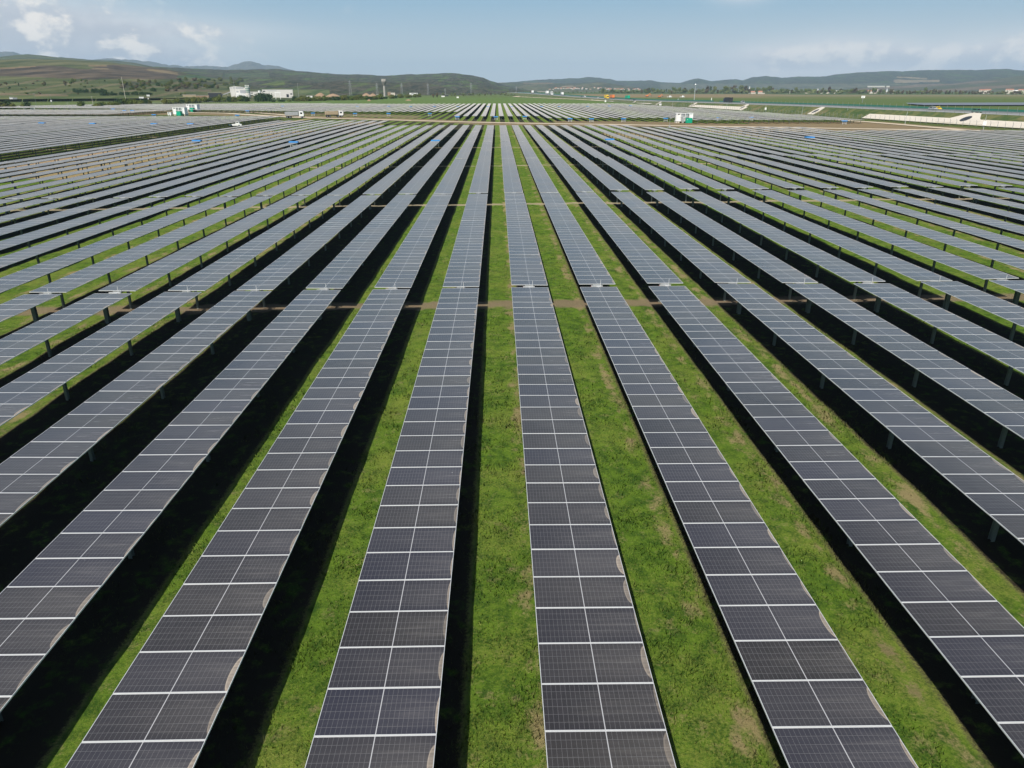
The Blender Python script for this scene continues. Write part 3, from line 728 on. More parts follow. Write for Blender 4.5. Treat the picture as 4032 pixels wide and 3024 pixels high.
tag(ribbon('motorway', 60, 1950, [.9, 11.5], M['asphalt'], .05), kind='structure')
tag(ribbon('motorway', 60, 1950, [15, 26], M['asphalt'], .05), kind='structure')
tag(ribbon('road_marking', 60, 900, [2.3, 2.5], M['white'], .07), kind='structure')
def guard(off, h, label, mname='steel', y1=1500):
    r_ = thing('guard_rail', label, 'guard rail', (0, 0, 0))
    mb = MB(); prev = None; y = 150.0
    while y < y1:
        p = emb(y, off); q_ = emb(y + 12, off)
        if prev: 
            mb.face([(prev[0], prev[1], prev[2] + h - .34), (p[0], p[1], p[2] + h - .34), (p[0], p[1], p[2] + h), (prev[0], prev[1], prev[2] + h)])
            mb.face([(prev[0] + .08, prev[1], prev[2] + h), (p[0] + .08, p[1], p[2] + h), (p[0] + .08, p[1], p[2] + h - .34), (prev[0] + .08, prev[1], prev[2] + h - .34)])
            mb.face([(prev[0], prev[1], prev[2] + h), (p[0], p[1], p[2] + h), (p[0] + .08, p[1], p[2] + h), (prev[0] + .08, prev[1], prev[2] + h)])
        prev = p; y += 12
    part('rail', mb, M[mname], r_)
    mp = MB(); mp.box((0, 0, h / 2), (.12, .10, h)); pm = mp.mesh('post', M['steel']); y = 160.0; n = 0
    while n < 90: p = emb(y, off); link('post', pm, r_, p); y += 4 + y * .006; n += 1
guard(.5, 1.15, 'grey steel guard rail on the near edge of the motorway')
guard(11.9, .85, 'grey steel guard rail on the near side of the motorway median')
# green screen along the motorway
gs = thing('green_screen', 'long green anti-glare screen along the middle of the motorway', 'screen', (0, 0, 0))
for (off, h_, y0_, y1_) in ((25.5, 1.25, 110, 640), (24.5, 1.5, 640, 1900)):
    mb = MB(); y = float(y0_); prev = None
    while y < y1_:
        p = emb(y, off)
        if prev:
            for s_ in (0, .12):
                a_, b_ = (prev, p) if s_ == 0 else (p, prev)
                mb.face([(a_[0] + s_, a_[1], a_[2] + .15), (b_[0] + s_, b_[1], b_[2] + .15), (b_[0] + s_, b_[1], b_[2] + h_), (a_[0] + s_, a_[1], a_[2] + h_)])
            mb.face([(prev[0], prev[1], prev[2] + h_), (p[0], p[1], p[2] + h_), (p[0] + .12, p[1], p[2] + h_), (prev[0] + .12, prev[1], prev[2] + h_)])
        prev = p; y += 10
    part('screen_panel', mb, M['teal'], gs)
mp = MB(); mp.box((0, 0, 1.1), (.1, .1, 2.2)); pm = mp.mesh('post', M['steel']); y = 150.0
for n in range(80): link('post', pm, gs, emb(y, 25.35)); y += 4 + y * .004
# concrete lining at the foot of the bank, with culvert mouths
def emb_y(px, off, lo=120, hi_=1900):
    for _ in range(40):
        mid_ = (lo + hi_) / 2; p = emb(mid_, off); q_ = proj(*p)
        if q_ is None or q_[0] > px: lo = mid_
        else: hi_ = mid_
    return (lo + hi_) / 2
def lining(pa, pb_, o0, o1, label):
    y0, y1 = emb_y(pb_, o1), emb_y(pa, o1)
    o = ribbon('ditch_lining', y0, y1, [o0 - 1.6, o0, o1, o1 + .1], M['concrete'], step=6, zz=[.25, .10, .16, .0]); tag(o, label, 'ditch lining', 'concrete ditch linings at the foot of the bank')
lining(3425, 4300, -8.4, -4.1, 'long pale concrete ditch lining at the right edge of the photo')
lining(2740, 2945, -7.5, -3.2, 'pale concrete ditch lining below the black lorry on the motorway')
lining(2512, 2570, -6.5, -3.4, 'short pale concrete ditch lining beyond the panels right of the green truck')
lining(2330, 2420, -5.4, -3.0, 'thin pale concrete ditch lining below the yellow truck')
def culvert(px, off, w, h, label, wing):
    y = emb_y(px, off); p = emb(y, off); p2 = emb(y, off + 2); rz = math.atan2(p2[1] - p[1], p2[0] - p[0])
    r_ = thing('culvert', label, 'culvert', (p[0], p[1], p[2]), rz, 'culvert mouths in the motorway bank')
    mb = MB()                                    # sloping slab lying in the bank, local +x runs up the slope
    pts = [(-3.4, -w * wing * 1.1), (-3.4, w * wing * 1.1), (.2, w * (.5 + wing * .42)), (h * 1.6, w * .62), (h * 2.1, w * .3), (h * 2, -w * .4), (.6, -w * (.45 + wing * .3))]
    top = [(a, b_, a / 2 + .42) for a, b_ in pts]; bot = [(a, b_, a / 2 - .6) for a, b_ in pts]
    mb.face(top); mb.face(bot[::-1])
    for i in range(7): j = (i + 1) % 7; mb.face([top[i], bot[i], bot[j], top[j]])
    part('headwall', mb, M['concrete'], r_)
    mb = MB(); n = 18; c_ = []
    for i in range(n):
        a = 2 * math.pi * i / n; u_, v_ = math.cos(a) * h * 1.0 - .3, math.sin(a) * w * .34; c_.append((u_, v_, u_ / 2 + .445))
    mb.face(c_); part('pipe_mouth', mb, M['dark'], r_)
culvert(3805, -4.2, 6.5, 2.0, 'large pale concrete culvert mouth in the long ditch lining, far right', 1.9)
culvert(3213, -4.5, 4.4, 1.9, 'lone pale culvert mouth above the last row with the blue cabinet', .62)
culvert(2925, -4.0, 4.0, 1.7, 'culvert mouth at the right end of the lining below the black lorry', .8)
culvert(2728, -3.6, 3.4, 1.5, 'small culvert mouth left of the lining below the black lorry', .6)
culvert(2592, -3.4, 3.2, 1.3, 'small culvert mouth behind the white booth in the bank', .6)
culvert(2494, -3.2, 3.2, 1.2, 'smallest culvert mouth, below the dark car on the motorway', .6)
# perimeter fences with cranked tops
def fence(points, label, n_max, step0, h=2.3):
    r_ = thing('perimeter_fence', label, 'fence', (0, 0, 0)); mb = MB(); mb.box((0, 0, h * .42), (.09, .09, h * .84))
    mb.cyl((0, 0, h * .83), (-.34, 0, h * 1.06), .045, n=4); pm = mb.mesh('post', M['steel'])
    P = [Vector(p) for p in points]; L_ = [0]
    for i in range(len(P) - 1): L_.append(L_[-1] + (P[i + 1] - P[i]).length)
    def at(s_):
        for i in range(len(P) - 1):
            if s_ <= L_[i + 1] + 1e-6: return P[i].lerp(P[i + 1], (s_ - L_[i]) / (L_[i + 1] - L_[i]))
        return P[-1]
    s_ = 0.0; n = 0
    while s_ < L_[-1] and n < n_max: p = at(s_); link('post', pm, r_, (p.x, p.y, p.z)); s_ += step0; n += 1
    rest = MB()
    while s_ < L_[-1]: p = at(s_); rest.box((p.x, p.y, p.z + h / 2), (.09, .09, h)); s_ += step0
    if rest.v: tag(part('post_row', rest, M['steel'], r_), kind='stuff')
    wr = MB()
    for zz in (.4, .9, 1.4, 1.9):
        for i in range(len(P) - 1): wr.cyl(P[i] + Vector((0, 0, zz)), P[i + 1] + Vector((0, 0, zz)), .012, n=3, caps=False)
    part('wire', wr, M['steel'], r_)
fp = []
for y in (175, 260, 340, 420, 500, 600, 720, 860): q_ = emb(y, -13.5); fp.append((q_[0], q_[1], g(q_[0], q_[1])))
fence(fp, 'wire perimeter fence with cranked steel posts at the foot of the motorway bank', 95, 3.6)
fl = [(*at_z(px_, py_), 0) for px_, py_ in ((-120, 430), (60, 428.5), (330, 426), (480, 419), (700, 411), (900, 404.5))]
fence([(a, b_, g(a, b_)) for a, b_, _ in fl], 'wire perimeter fence with cranked posts beside the railway on the left', 95, 3.9)
# ------------------------------------------------------------------ gadgets and vehicles
def cabinet(px, py, label, z=None):
    """Blue-topped inverter stand at the end of a row: (px,py) is the foot of the stand in the photo."""
    x, y, z = on_ground(px, py); return x, y, z
CMB = {}
mb = MB(); mb.box((0, 0, 1.52), (2.1, 1.3, .10)); mb.box((0, -.66, 1.36), (2.1, .05, .30)); mb.box((1.06, 0, 1.40), (.04, 1.3, .2)); mb.box((-1.06, 0, 1.40), (.04, 1.3, .2)); CMB['cover'] = mb.mesh('cover', M['blue'])
mb = MB(); mb.box((0, 0, .98), (1.25, .6, .62)); CMB['box'] = mb.mesh('inverter_box', M['grey'])
mb = MB(); mb.box((0, 0, .72), (.10, .12, 1.56)); CMB['leg'] = mb.mesh('leg', M['alu'])
mb = MB(); mb.box((0, -.3, .55), (1.5, .06, .07)); mb.box((0, -.3, .22), (1.5, .06, .06)); CMB['bar'] = mb.mesh('crossbar', M['alu'])
def place_cabinet(x, y, z, label):
    r_ = thing('inverter_cabinet', label, 'inverter cabinet', (x, y, z), random.uniform(-.05, .05), 'blue covered inverter cabinets at the row ends')
    link('cover', CMB['cover'], r_); link('inverter_box', CMB['box'], r_); link('crossbar', CMB['bar'], r_)
    for sx in (-1, 1): link('leg', CMB['leg'], r_, (sx * .78, -.35, 0))
cabs = [(1234, 456), (1399, 457.5), (1531, 457.5), (1693, 457.5), (1801, 472), (1952.5, 472), (2066, 470.5), (2244, 480.5), (2328, 481), (2454, 481), (2620, 479), (2830, 477), (2956, 475.5), (3322, 490)]
names = ['between the two dump trucks', 'just right of the sand-coloured dump truck', 'third along the road right of the trucks', 'last before the rows step nearer the road', 'left of the central aisle across the road',
 'at the head of the row in line with the central aisle', 'first right of the central aisle across the road', 'second right of the central aisle across the road', 'third right of the central aisle across the road',
 'fourth right of the central aisle across the road', 'just left of the white transformer station', 'first right of the white transformer station', 'second right of the white transformer station', 'under the last row beside the motorway bank']
for (px_, py_), nm in zip(cabs, names): place_cabinet(*on_ground(px_, py_), 'blue covered cabinet ' + nm)
def at_h(px_, py_, hh):
    x, y = at_z(px_, py_, hh - .6); return x, y, g(x, y)
caph = [(1740, 555, 'in the seam of the near block left of the central aisle'), (2377, 554, 'in the seam of the near block right of the central aisle'), (1164, 557, 'in the left part of the near block, below the first truck'),
 (3160, 548.5, 'in the seam at the far right of the near block'), (805, 551, 'in the near block at far left beside the lane'), (166, 485, 'leftmost of the western block'), (365, 487, 'second from the left in the western block'),
 (607, 488, 'third from the left in the western block'), (750, 488, 'fourth from the left in the western block'), (607, 452, 'left of the nearer transformer station'), (491, 436, 'left one of a pair near the railway'), (522, 436, 'right one of a pair near the railway'),
 (446, 430, 'at the far left tip of the panels by the railway fence'), (935, 454, 'at the end of the western rows by the road'), (1921, 421.5, 'first seam left of the aisle in the far field'), (2010, 421, 'first seam right of the aisle in the far field'),
 (1801, 421.5, 'second seam left of the aisle in the far field'), (1720, 421, 'third seam left of the aisle in the far field'), (1609, 421, 'fourth seam left of the aisle in the far field'), (1520, 420, 'fifth seam left of the aisle in the far field'), (1408, 420, 'leftmost seam cabinet in the far field'),
 (2122, 421, 'second seam right of the aisle in the far field'), (2211, 421, 'third seam right of the aisle in the far field'), (2321, 420, 'fourth seam right of the aisle in the far field'), (2409, 419, 'fifth seam right of the aisle in the far field'), (2477, 418, 'rightmost seam cabinet in the far field'),
 (975, 437, 'below the white factory at the front of the far rows'), (690, 426, 'above the nearer transformer station'), (1113, 419, 'in the far rows below the big white hall')]
for px_, py_, nm in caph:
    x, y, z = at_h(px_, py_, 1.55); k = round((x - 1.928) / 4.28) if x > -96 else None
    if k is not None and y < 700: x = 1.928 + 4.28 * k
    place_cabinet(x, y, z + .22, 'blue covered cabinet ' + nm)
def station(px_, py_, label, rz, sc, kiosk):
    x, y, z = on_ground(px_, py_)
    r_ = thing('transformer_station', label, 'transformer station', (x, y, z), rz, 'white transformer stations'); r_.scale = (sc,) * 3
    mb = MB(); mb.box((0, 0, .72), (6.2, 2.5, .16), 0); mb.box((0, 0, 3.42), (6.3, 2.55, .14), 0)
    for X in (-3.05, -1.5, .15, 1.85, 3.05): mb.box((X, -1.18, 2.05), (.22 if abs(X) < 3 else .35, .16, 2.6), 0)
    mb.box((-.0, -1.2, 2.15), (3.6, .14, .14), 0); mb.box((-2.3, .0, 2.05), (1.3, 2.2, 2.6), 0); mb.box((2.5, .0, 2.05), (1.0, 2.2, 2.6), 0); mb.box((0, 1.0, 2.05), (4.2, .3, 2.6), 0)
    part('frame', mb, M['white'], r_)
    for X, Z in ((-.75, 2.75), (.95, 2.75), (-.75, 1.45), (.95, 1.45)):
        mb = MB(); mb.box((X, -.6, Z), (1.1, .8, .95), 0); mb.cyl((X + .15, -1.02, Z), (X + .15, -1.14, Z), .30, n=12, m=1); part('cooling_unit', mb, [M['silver'], M['grey']], r_)
    mb = MB(); mb.box((-2.3, -1.12, 3.05), (.7, .06, .2)); part('vent', mb, M['dark'], r_)
    for X, Z in ((-.75, 2.75), (.95, 2.75), (-.75, 1.45), (.95, 1.45)): mb = MB(); mb.box((X - .38, -1.03, Z), (.25, .04, .8)); part('louvre', mb, M['grey'], r_)
    for X in (-2.8, -2.1, -.6, .9, 2.8):
        mb = MB(); mb.box((X, 0, .3), (.5, 2.3, .68)); part('foundation_block', mb, M['concrete'], r_)
    mb = MB(); mb.box((1.3, -2.6, .95), (2.3, 1.3, 1.7)); mb.box((1.3, -2.6, 1.83), (2.35, 1.35, .08)); 
    gen = part('generator_box', mb, M['green'], r_); mb = MB(); mb.box((.55, -3.26, 1.35), (.28, .02, .14)); part('label_plate', mb, M['white'], gen)
    if kiosk:
        mb = MB(); mb.box((-.6, -1.6, 1.35), (.5, .5, 1.5)); mb.box((-.6, -1.6, .35), (.42, .42, .6)); part('control_kiosk', mb, M['silver'], r_)
    else:
        mb = MB(); mb.box((-4.2, -1.6, .75), (.8, 1.0, 1.3)); part('control_kiosk', mb, M['white'], r_); mb = MB(); mb.box((-5.3, -1.6, .75), (.5, 1.0, 1.3)); part('control_kiosk', mb, M['white'], r_)
station(2690, 484, 'white transformer station with green generator box beside the gravel road, right of centre', R(3), 1.12, True)
station(714, 455, 'nearer of two white transformer stations with green boxes, at left', R(-18), 1.2, False)
station(764, 440, 'farther of two white transformer stations with green boxes, at left', R(-18), 1.25, False)
def wheel(parent, x, y, r=.5, w=.35, m_rim='steel'):
    mb = MB(); mb.cyl((x, y - w / 2, r), (x, y + w / 2, r), r, n=16); wl = part('wheel', mb, M['rubber'], parent)
    mb = MB(); s_ = -1 if y < 0 else 1; mb.cyl((x, y + s_ * w / 2, r), (x, y + s_ * (w / 2 + .03), r), r * .5, n=10); part('rim', mb, M[m_rim], wl)
def dump_truck(px_, py_, rz, label, body, axles, sc=1.0):
    x, y, z = on_ground(px_, py_); r_ = thing('dump_truck', label, 'dump truck', (x, y, z + .1), rz, 'dump trucks on the gravel road'); r_.scale = (sc,) * 3
    mb = MB(); mb.box((-.6, 0, .95), (7.4, .9, .3)); part('chassis', mb, M['dark'], r_)
    mb = MB(); mb.prism([(2.0, .9), (4.1, .9), (4.25, 1.9), (3.85, 3.05), (2.1, 3.15)], -1.22, 1.22); cabp = part('cab', mb, M['white'], r_)
    mb = MB(); mb.face([(4.275, -1.1, 1.95), (4.275, 1.1, 1.95), (3.93, 1.1, 2.92), (3.93, -1.1, 2.92)]); part('windscreen', mb, M['glass'], cabp)
    for s_ in (-1, 1): mb = MB(); mb.box((3.1, s_ * 1.225, 2.25), (1.0, .03, .75)); part('side_window', mb, M['glass'], cabp); mb = MB(); mb.box((4.2, s_ * 1.45, 2.3), (.12, .22, .6)); part('mirror', mb, M['grey'], cabp)
    mb = MB(); mb.box((4.25, 0, .85), (.3, 2.4, .55)); part('bumper', mb, M['dark'], r_)
    for s_ in (-1, 1): mb = MB(); mb.box((4.42, s_ * .9, .95), (.05, .35, .16)); part('headlight', mb, M['silver'], r_)
    mb = MB(); L0, L1 = -4.5, 1.75
    mb.box(((L0 + L1) / 2, 0, 1.35), (L1 - L0, 2.4, .12)); mb.box(((L0 + L1) / 2, -1.2, 2.1), (L1 - L0, .1, 1.5)); mb.box(((L0 + L1) / 2, 1.2, 2.1), (L1 - L0, .1, 1.5)); mb.box((L0, 0, 2.1), (.1, 2.3, 1.5)); mb.box((L1, 0, 2.25), (.12, 2.3, 1.8))
    for k in range(8): mb.box((L0 + .4 + k * .78, -1.29, 2.1), (.12, .09, 1.45)); mb.box((L0 + .4 + k * .78, 1.29, 2.1), (.12, .09, 1.45))
    part('tipper_body', mb, M[body], r_)
    for ax in axles:
        for s_ in (-1, 1): wheel(r_, ax, s_ * 1.02, .52)
dump_truck(1163, 466, R(8), 'white-cab dump truck with grey tipper body, front towards the right', 'grey', (-3.6, -2.3, 3.2), 1.02)
dump_truck(1318, 462.5, R(20), 'four-axle dump truck with sand-coloured tipper body on the gravel road', 'tan', (-3.7, -2.4, 1.6, 3.2), 1.02)
def pickup(loc, rz, label, cat, name, col, L_=4.4, H=1.5, cabx=(-.9, 1.0), group=None):
    r_ = thing(name, label, cat, loc, rz, group); mb = MB(); w = .88
    mb.prism([(-L_ / 2, .35), (L_ / 2, .35), (L_ / 2, .75), (L_ / 2 - .5, .92), (cabx[1] + .4, .95), (cabx[1], H), (cabx[0], H), (cabx[0] - .45, .95), (-L_ / 2, .95)], -w, w); part('body', mb, M[col], r_)
    mb = MB()
    for s_ in (-1, 1): mb.box(((cabx[0] + cabx[1]) / 2, s_ * (w + .01), H - .3), (cabx[1] - cabx[0], .02, .38))
    mb.face([(cabx[1] + .39, -.78, .99), (cabx[1] + .39, .78, .99), (cabx[1] + .04, .76, H - .06), (cabx[1] + .04, -.76, H - .06)]); part('window', mb, M['glass'], r_)
    for sx in (-1, 1):
        for s_ in (-1, 1): wheel(r_, sx * L_ * .31, s_ * .8, .33, .22)
    return r_
x, y, z = on_ground(928, 499); pickup((x, y, z + .05), R(12), 'small white flatbed utility vehicle in the service lane between the panels', 'utility vehicle', 'utility_vehicle', 'white', 4.6, 1.9, (.5, 1.3))
# motorway traffic: centre pixel, lane offset, heading along the road
def on_road(px_, off): y = emb_y(px_, off); p = emb(y, off); q_ = emb(y + 6, off); return (p[0], p[1], p[2] + .06), math.atan2(q_[1] - p[1], q_[0] - p[0])
def lorry(px_, off, label, cab_col, box_col, toward, L_=12.0, H=3.9, group='lorries on the motorway', sc=1.0):
    loc, rz = on_road(px_, off); rz += math.pi if toward else 0
    r_ = thing('lorry', label, 'lorry', loc, rz, group); r_.scale = (sc,) * 3
    mb = MB(); mb.box((-1.0, 0, (H + 1.1) / 2), (L_ - 3.0, 2.5, H - 1.1)); part('trailer_box', mb, M[box_col], r_)
    mb = MB(); mb.box((0, 0, .9), (L_ - .6, 1.0, .3)); part('chassis', mb, M['dark'], r_)
    f = L_ / 2; mb = MB(); mb.prism([(f - 2.2, .7), (f, .7), (f + .05, 1.9), (f - .3, 3.1), (f - 2.2, 3.5)], -1.22, 1.22); cb = part('cab', mb, M[cab_col], r_)
    mb = MB(); mb.face([(f + .07, -1.1, 1.95), (f + .07, 1.1, 1.95), (f - .24, 1.1, 2.95), (f - .24, -1.1, 2.95)]); part('windscreen', mb, M['glass'], cb)
    for ax in (-f + 1.2, -f + 2.5, -f + 3.8, f - 1.3):
        for s_ in (-1, 1): wheel(r_, ax, s_ * 1.0, .5)
lorry(2866, 22, 'long dark curtain-side lorry behind the green screen on the motorway', 'navy', 'dark', False, 13.5, 4.0, sc=1.0)
lorry(2388, 7, 'bright yellow lorry heading this way on the motorway', 'yellow', 'yellow', True, 11.5, 4.0, sc=1.15)
lorry(2410, 21, 'orange-red lorry behind the yellow one on the motorway', 'orange', 'orange', False, 12, 3.9, sc=1.15)
lorry(2470, 21, 'green box lorry on the far lanes of the motorway', 'green', 'green', False, 12, 4.0, sc=1.1)
lorry(2171, 6, 'white lorry heading this way where the motorway bends away', 'white', 'silver', True, 10, 4.0, sc=1.5)
lorry(2213, 20, 'white-box lorry with dark cab on the far lanes of the motorway', 'navy', 'white', False, 10, 3.8, sc=1.3)
lorry(2154, 20, 'white lorry just before the concrete overpass', 'white', 'white', False, 9, 3.8, sc=1.6)
lorry(2096, 20, 'small distant white and red lorry left of the overpass', 'red', 'white', False, 9, 3.8, sc=1.5)
for px_, off, lab, col, H in ((2355, 6, 'white car on the near lanes, left of the yellow lorry', 'white', 1.6), (2498, 6, 'dark blue car on the near lanes right of the green lorry', 'navy', 1.5), (2303, 20, 'white van on the far lanes of the motorway', 'white', 2.3),
                              (3672, 19, 'silver car behind the guard rail at far right', 'silver', 1.5), (3688, 22, 'yellow car just behind the silver one at far right', 'yellow', 1.5), (3845, 8, 'dark green car nearest on the motorway', 'teal', 1.7), (2290, 6, 'blue car on the near lanes among the distant lorries', 'navy', 1.5), (2924, 22, 'pale blue van just right of the long dark lorry', 'silver', 1.9)):
    loc, rz = on_road(px_, off); pickup(loc, rz + math.pi, lab, 'car', 'car', col, 4.6, H, (-1.3, .7), 'cars on the motorway')
# ------------------------------------------------------------------ trees and bushes
def leaf_mat(name, dark, light, hue):
    m, t, b = mat(name); pos = t.pos()
    n = t.noise(pos, .6, 4, .7); oi = t.new('ShaderNodeObjectInfo').outputs['Random']
    c = t.mix(t.ss(n, .35, .65), dark, light); c = t.mix(t.m('MULTIPLY', oi, .55), c, hue)
    t.l.new(c, b.inputs['Base Color']); b.inputs['Roughness'].default_value = .85; b.inputs['Specular IOR Level'].default_value = .15
    return m
M['leaf'] = leaf_mat('leaves', (.06, .09, .025), (.15, .20, .055), (.17, .17, .08))
M['leafb'] = leaf_mat('bare_twigs', (.07, .055, .035), (.15, .11, .07), (.10, .10, .04))
M['bush'] = leaf_mat('bush_leaves', (.03, .05, .012), (.09, .12, .02), (.12, .11, .03))
M['bushd'] = leaf_mat('dark_bush_leaves', (.014, .03, .012), (.04, .065, .02), (.03, .06, .015))
def crown_mb(w, h, z0, n, seed, leaf):
    rr = random.Random(seed); mb = MB(); cl = []
    for _ in range(9):
        a = rr.uniform(0, 6.283); q_ = rr.uniform(.1, .62); cl.append((math.cos(a) * w * .5 * q_, math.sin(a) * w * .5 * q_, z0 + h * rr.uniform(.2, .85), w * rr.uniform(.17, .30)))
    for cx_, cy_, cz_, cr in cl:                 # lumpy cores
        ring = []
        for i in range(3):
            zz = cz_ + cr * (-.7 + .7 * i) * .8; rad = cr * (.62, .85, .6)[i]
            ring.append([(cx_ + math.cos(a * 1.0472 + i) * rad * rr.uniform(.75, 1.1), cy_ + math.sin(a * 1.0472 + i) * rad * rr.uniform(.75, 1.1), zz) for a in range(6)])
        for i in range(2):
            for a in range(6): mb.face([ring[i][a], ring[i][(a + 1) % 6], ring[i + 1][(a + 1) % 6], ring[i + 1][a]])
        mb.face(ring[2]); mb.face(ring[0][::-1])
    for _ in range(n):
        cx_, cy_, cz_, cr = rr.choice(cl); v = Vector((rr.gauss(0, 1), rr.gauss(0, 1), rr.gauss(0, .85))).normalized() * cr * rr.uniform(.8, 1.3)
        p = Vector((cx_, cy_, cz_)) + v; u_ = Vector((rr.gauss(0, 1), rr.gauss(0, 1), rr.gauss(0, 1))).normalized(); w_ = u_.orthogonal().normalized(); s_ = leaf * rr.uniform(.6, 1.3)
        if p.z < z0 * .6: continue
        mb.face([p - u_ * s_, p - w_ * s_ * .6, p + u_ * s_, p + w_ * s_ * .6])
    return mb
def trunk_mb(h, r_=.22, w=3):
    mb = MB(); mb.cyl((0, 0, -.5), (0, 0, h * .55), r_, r_ * .6, 6)
    for a in (0, 2.1, 4.2): mb.cyl((0, 0, h * .4), (math.cos(a) * w * .3, math.sin(a) * w * .3, h * .75), r_ * .5, r_ * .2, 4)
    return mb
TREE = []
for i, (w, h, z0, mname, ln) in enumerate(((8, 10, 2.5, 'leaf', 'round green'), (6, 13, 3, 'leaf', 'tall narrow green'), (9, 9, 2, 'leaf', 'broad green'), (8, 10, 2.2, 'leafb', 'bare brownish'))):
    cm = crown_mb(w, h, z0, 420, i, .55); tm = trunk_mb(z0 + h * .8, .25, w)
    cme = cm.mesh('crown', M[mname]); tme = tm.mesh('trunk', M['bark'])
    b0 = len(cm.v); cm.v += tm.v; cm.f += [tuple(k + b0 for k in f) for f in tm.f]; cm.mi += [1] * len(tm.f)
    TREE.append((cme, tme, cm.mesh('tree', [M[mname], M['bark']]), z0 + h, ln))
BUSH = [crown_mb(5.0, 2.6, .1, 300, 20 + i, .35).mesh('bush', M[mn]) for i, mn in enumerate(('bush', 'bush', 'bushd', 'leafb'))]
def put_tree(px_, base, hpx, label, group, kind=None, parts=False, loc=None, name='tree', cat='tree'):
    x, y, z = loc or on_ground(px_, base); k = random.choice((0, 0, 1, 2, 3)) if kind is None else kind; cme, tme, whole, H, ln = TREE[k]
    s_ = hpx / ppm(x, y)[1] / H; rz = random.uniform(0, 6.28)
    if parts:
        r_ = thing(name, label, cat, (x, y, z), rz, group); link('crown', cme, r_); link('trunk', tme, r_)
    else: r_ = tag(link(name, whole, None, (x, y, z), (0, 0, rz)), label, cat, group)
    f = random.uniform(.9, 1.3); r_.scale = (s_ * f, s_ * f, s_); return r_
def put_bush(px_, base, wpx, hpx, label, group, k=None, loc=None):
    x, y, z = loc or on_ground(px_, base); k = random.choice((0, 1)) if k is None else k; a, b_ = ppm(x, y)
    r_ = tag(link('bush', BUSH[k], None, (x, y, z - .1), (0, 0, random.uniform(-.3, .3))), label, 'bush', group)
    r_.scale = (wpx / a / 5.0, wpx / a / 5.0 * .8, hpx / b_ / 2.6); return r_
# single trees and shrubs on the near hill (photo pixels of their feet)
big = [(258, 340, 22, 3), (282, 341, 24, 0), (292, 337, 30, 0), (322, 325, 14, 0), (340, 329, 19, 2), (320, 340, 12, 0), (178, 339, 18, 3), (26, 336, 12, 3), (394, 332, 12, 1), (254, 366, 13, 2), (16, 367, 8, 2), (60, 329, 8, 3), (470, 322, 12, 0), (484, 326, 14, 0), (104, 350, 8, 3)]
lab = ['bare tree left of the pair of dark trees on the near hill', 'dark tree at the centre of the clump on the near hill', 'tallest tree of the clump on the near hill', 'small tree right behind the clump on the near hill', 'round dark green tree standing alone right of the clump', 'low tree below the clump on the near hill', 'bare brown tree in the meadow left of the clump', 'bare tree near the left edge of the photo',
       'slim tree right of the round dark tree', 'round shrub-like tree low on the slope above the railway', 'lowest little tree at the left edge', 'faint bare tree below the ploughed field at left', 'left tree behind the tall pole', 'right tree behind the tall pole', 'tiny bare tree left in the green meadow']
for (px_, b_, h_, k), l in zip(big, lab): put_tree(px_, b_, h_, l, 'trees on the near hill', k, True)
for i in range(10): put_bush(296 + i * 12 + (12 if i > 4 else 0), 364 + (i % 2), 18, 10 + random.random() * 5, f'dark bush in the {"left" if i < 5 else "right"} row of bushes low on the near hill', 'dark bush rows low on the near hill', 2)
random.seed(11)
for i in range(95):
    px_ = random.uniform(470, 960); base = random.uniform(316, 352) + (8 if px_ < 700 else 0)
    put_bush(px_, base, random.uniform(12, 30), random.uniform(6, 12), 'shrub in the scrubby belt in the middle of the near hill', 'shrubs scattered over the near hill', random.choice((0, 1, 2, 3)))
for i in range(28):
    put_bush(random.uniform(0, 470), random.uniform(318, 372), random.uniform(6, 13), random.uniform(3, 7), 'small scattered shrub on the grassy left part of the near hill', 'small shrubs on the meadow at left', random.choice((0, 2, 3)))
# hedges between the panels, the railway and the factory
def hedge(x0, x1, yb0, yb1, n, w, h, label, k=None, gr='bushes behind the perimeter fence'):
    for i in range(n):
        u_ = (i + .5) / n; put_bush(x0 + (x1 - x0) * u_ + random.uniform(-6, 6), yb0 + (yb1 - yb0) * u_ + random.uniform(-1, 1), w * random.uniform(.7, 1.2), h * random.uniform(.65, 1.15), label, gr, random.choice((0, 0, 1, 2)) if k is None else k)
hedge(-20, 60, 429, 428, 5, 34, 22, 'olive bush in the clump at the left edge behind the panels')
hedge(95, 118, 427, 426, 2, 28, 22, 'bush just left of the white hut at the left edge')
hedge(312, 335, 427, 426, 2, 22, 20, 'yellow-green bush standing alone by the left fence')
hedge(370, 600, 426, 413, 14, 34, 22, 'olive bush in the hedge behind the tall leaning pole')
hedge(640, 790, 412, 405, 9, 34, 18, 'bush in the hedge above the farther transformer station')
hedge(800, 985, 402, 399, 14, 30, 17, 'bush in the hedge in front of the white factory tower')
hedge(1015, 1060, 400, 399, 5, 30, 24, 'dark bush in front of the big white hall', 2)
hedge(1070, 1150, 402, 400, 4, 22, 9, 'low bush before the right part of the white hall')
hedge(1155, 1500, 399, 391, 26, 30, 15, 'bush in the long hedge in front of the soil heaps')
hedge(1500, 1660, 389, 383, 12, 24, 11, 'bush in the hedge at the foot of the water tower')
hedge(400, 600, 376, 372, 12, 26, 10, 'bush above the railway right of the tall pole', 2)
for i, (px_, b_, h_) in enumerate(((866, 388, 18), (712, 378, 14), (728, 378, 14), (1658, 384, 9))): put_tree(px_, b_, h_, ['round dark green tree below the conveyor', 'dark tree left of the long low sheds', 'dark tree touching the low sheds', 'small dark tree right of the white block'][i], 'trees by the factory', 2, True)
put_tree(1722, 386, 20, 'large reddish-brown bare tree right of the white block', 'trees by the factory', 3, True); put_tree(1706, 386, 16, 'smaller reddish-brown bare tree right of the white block', 'trees by the factory', 3, True)
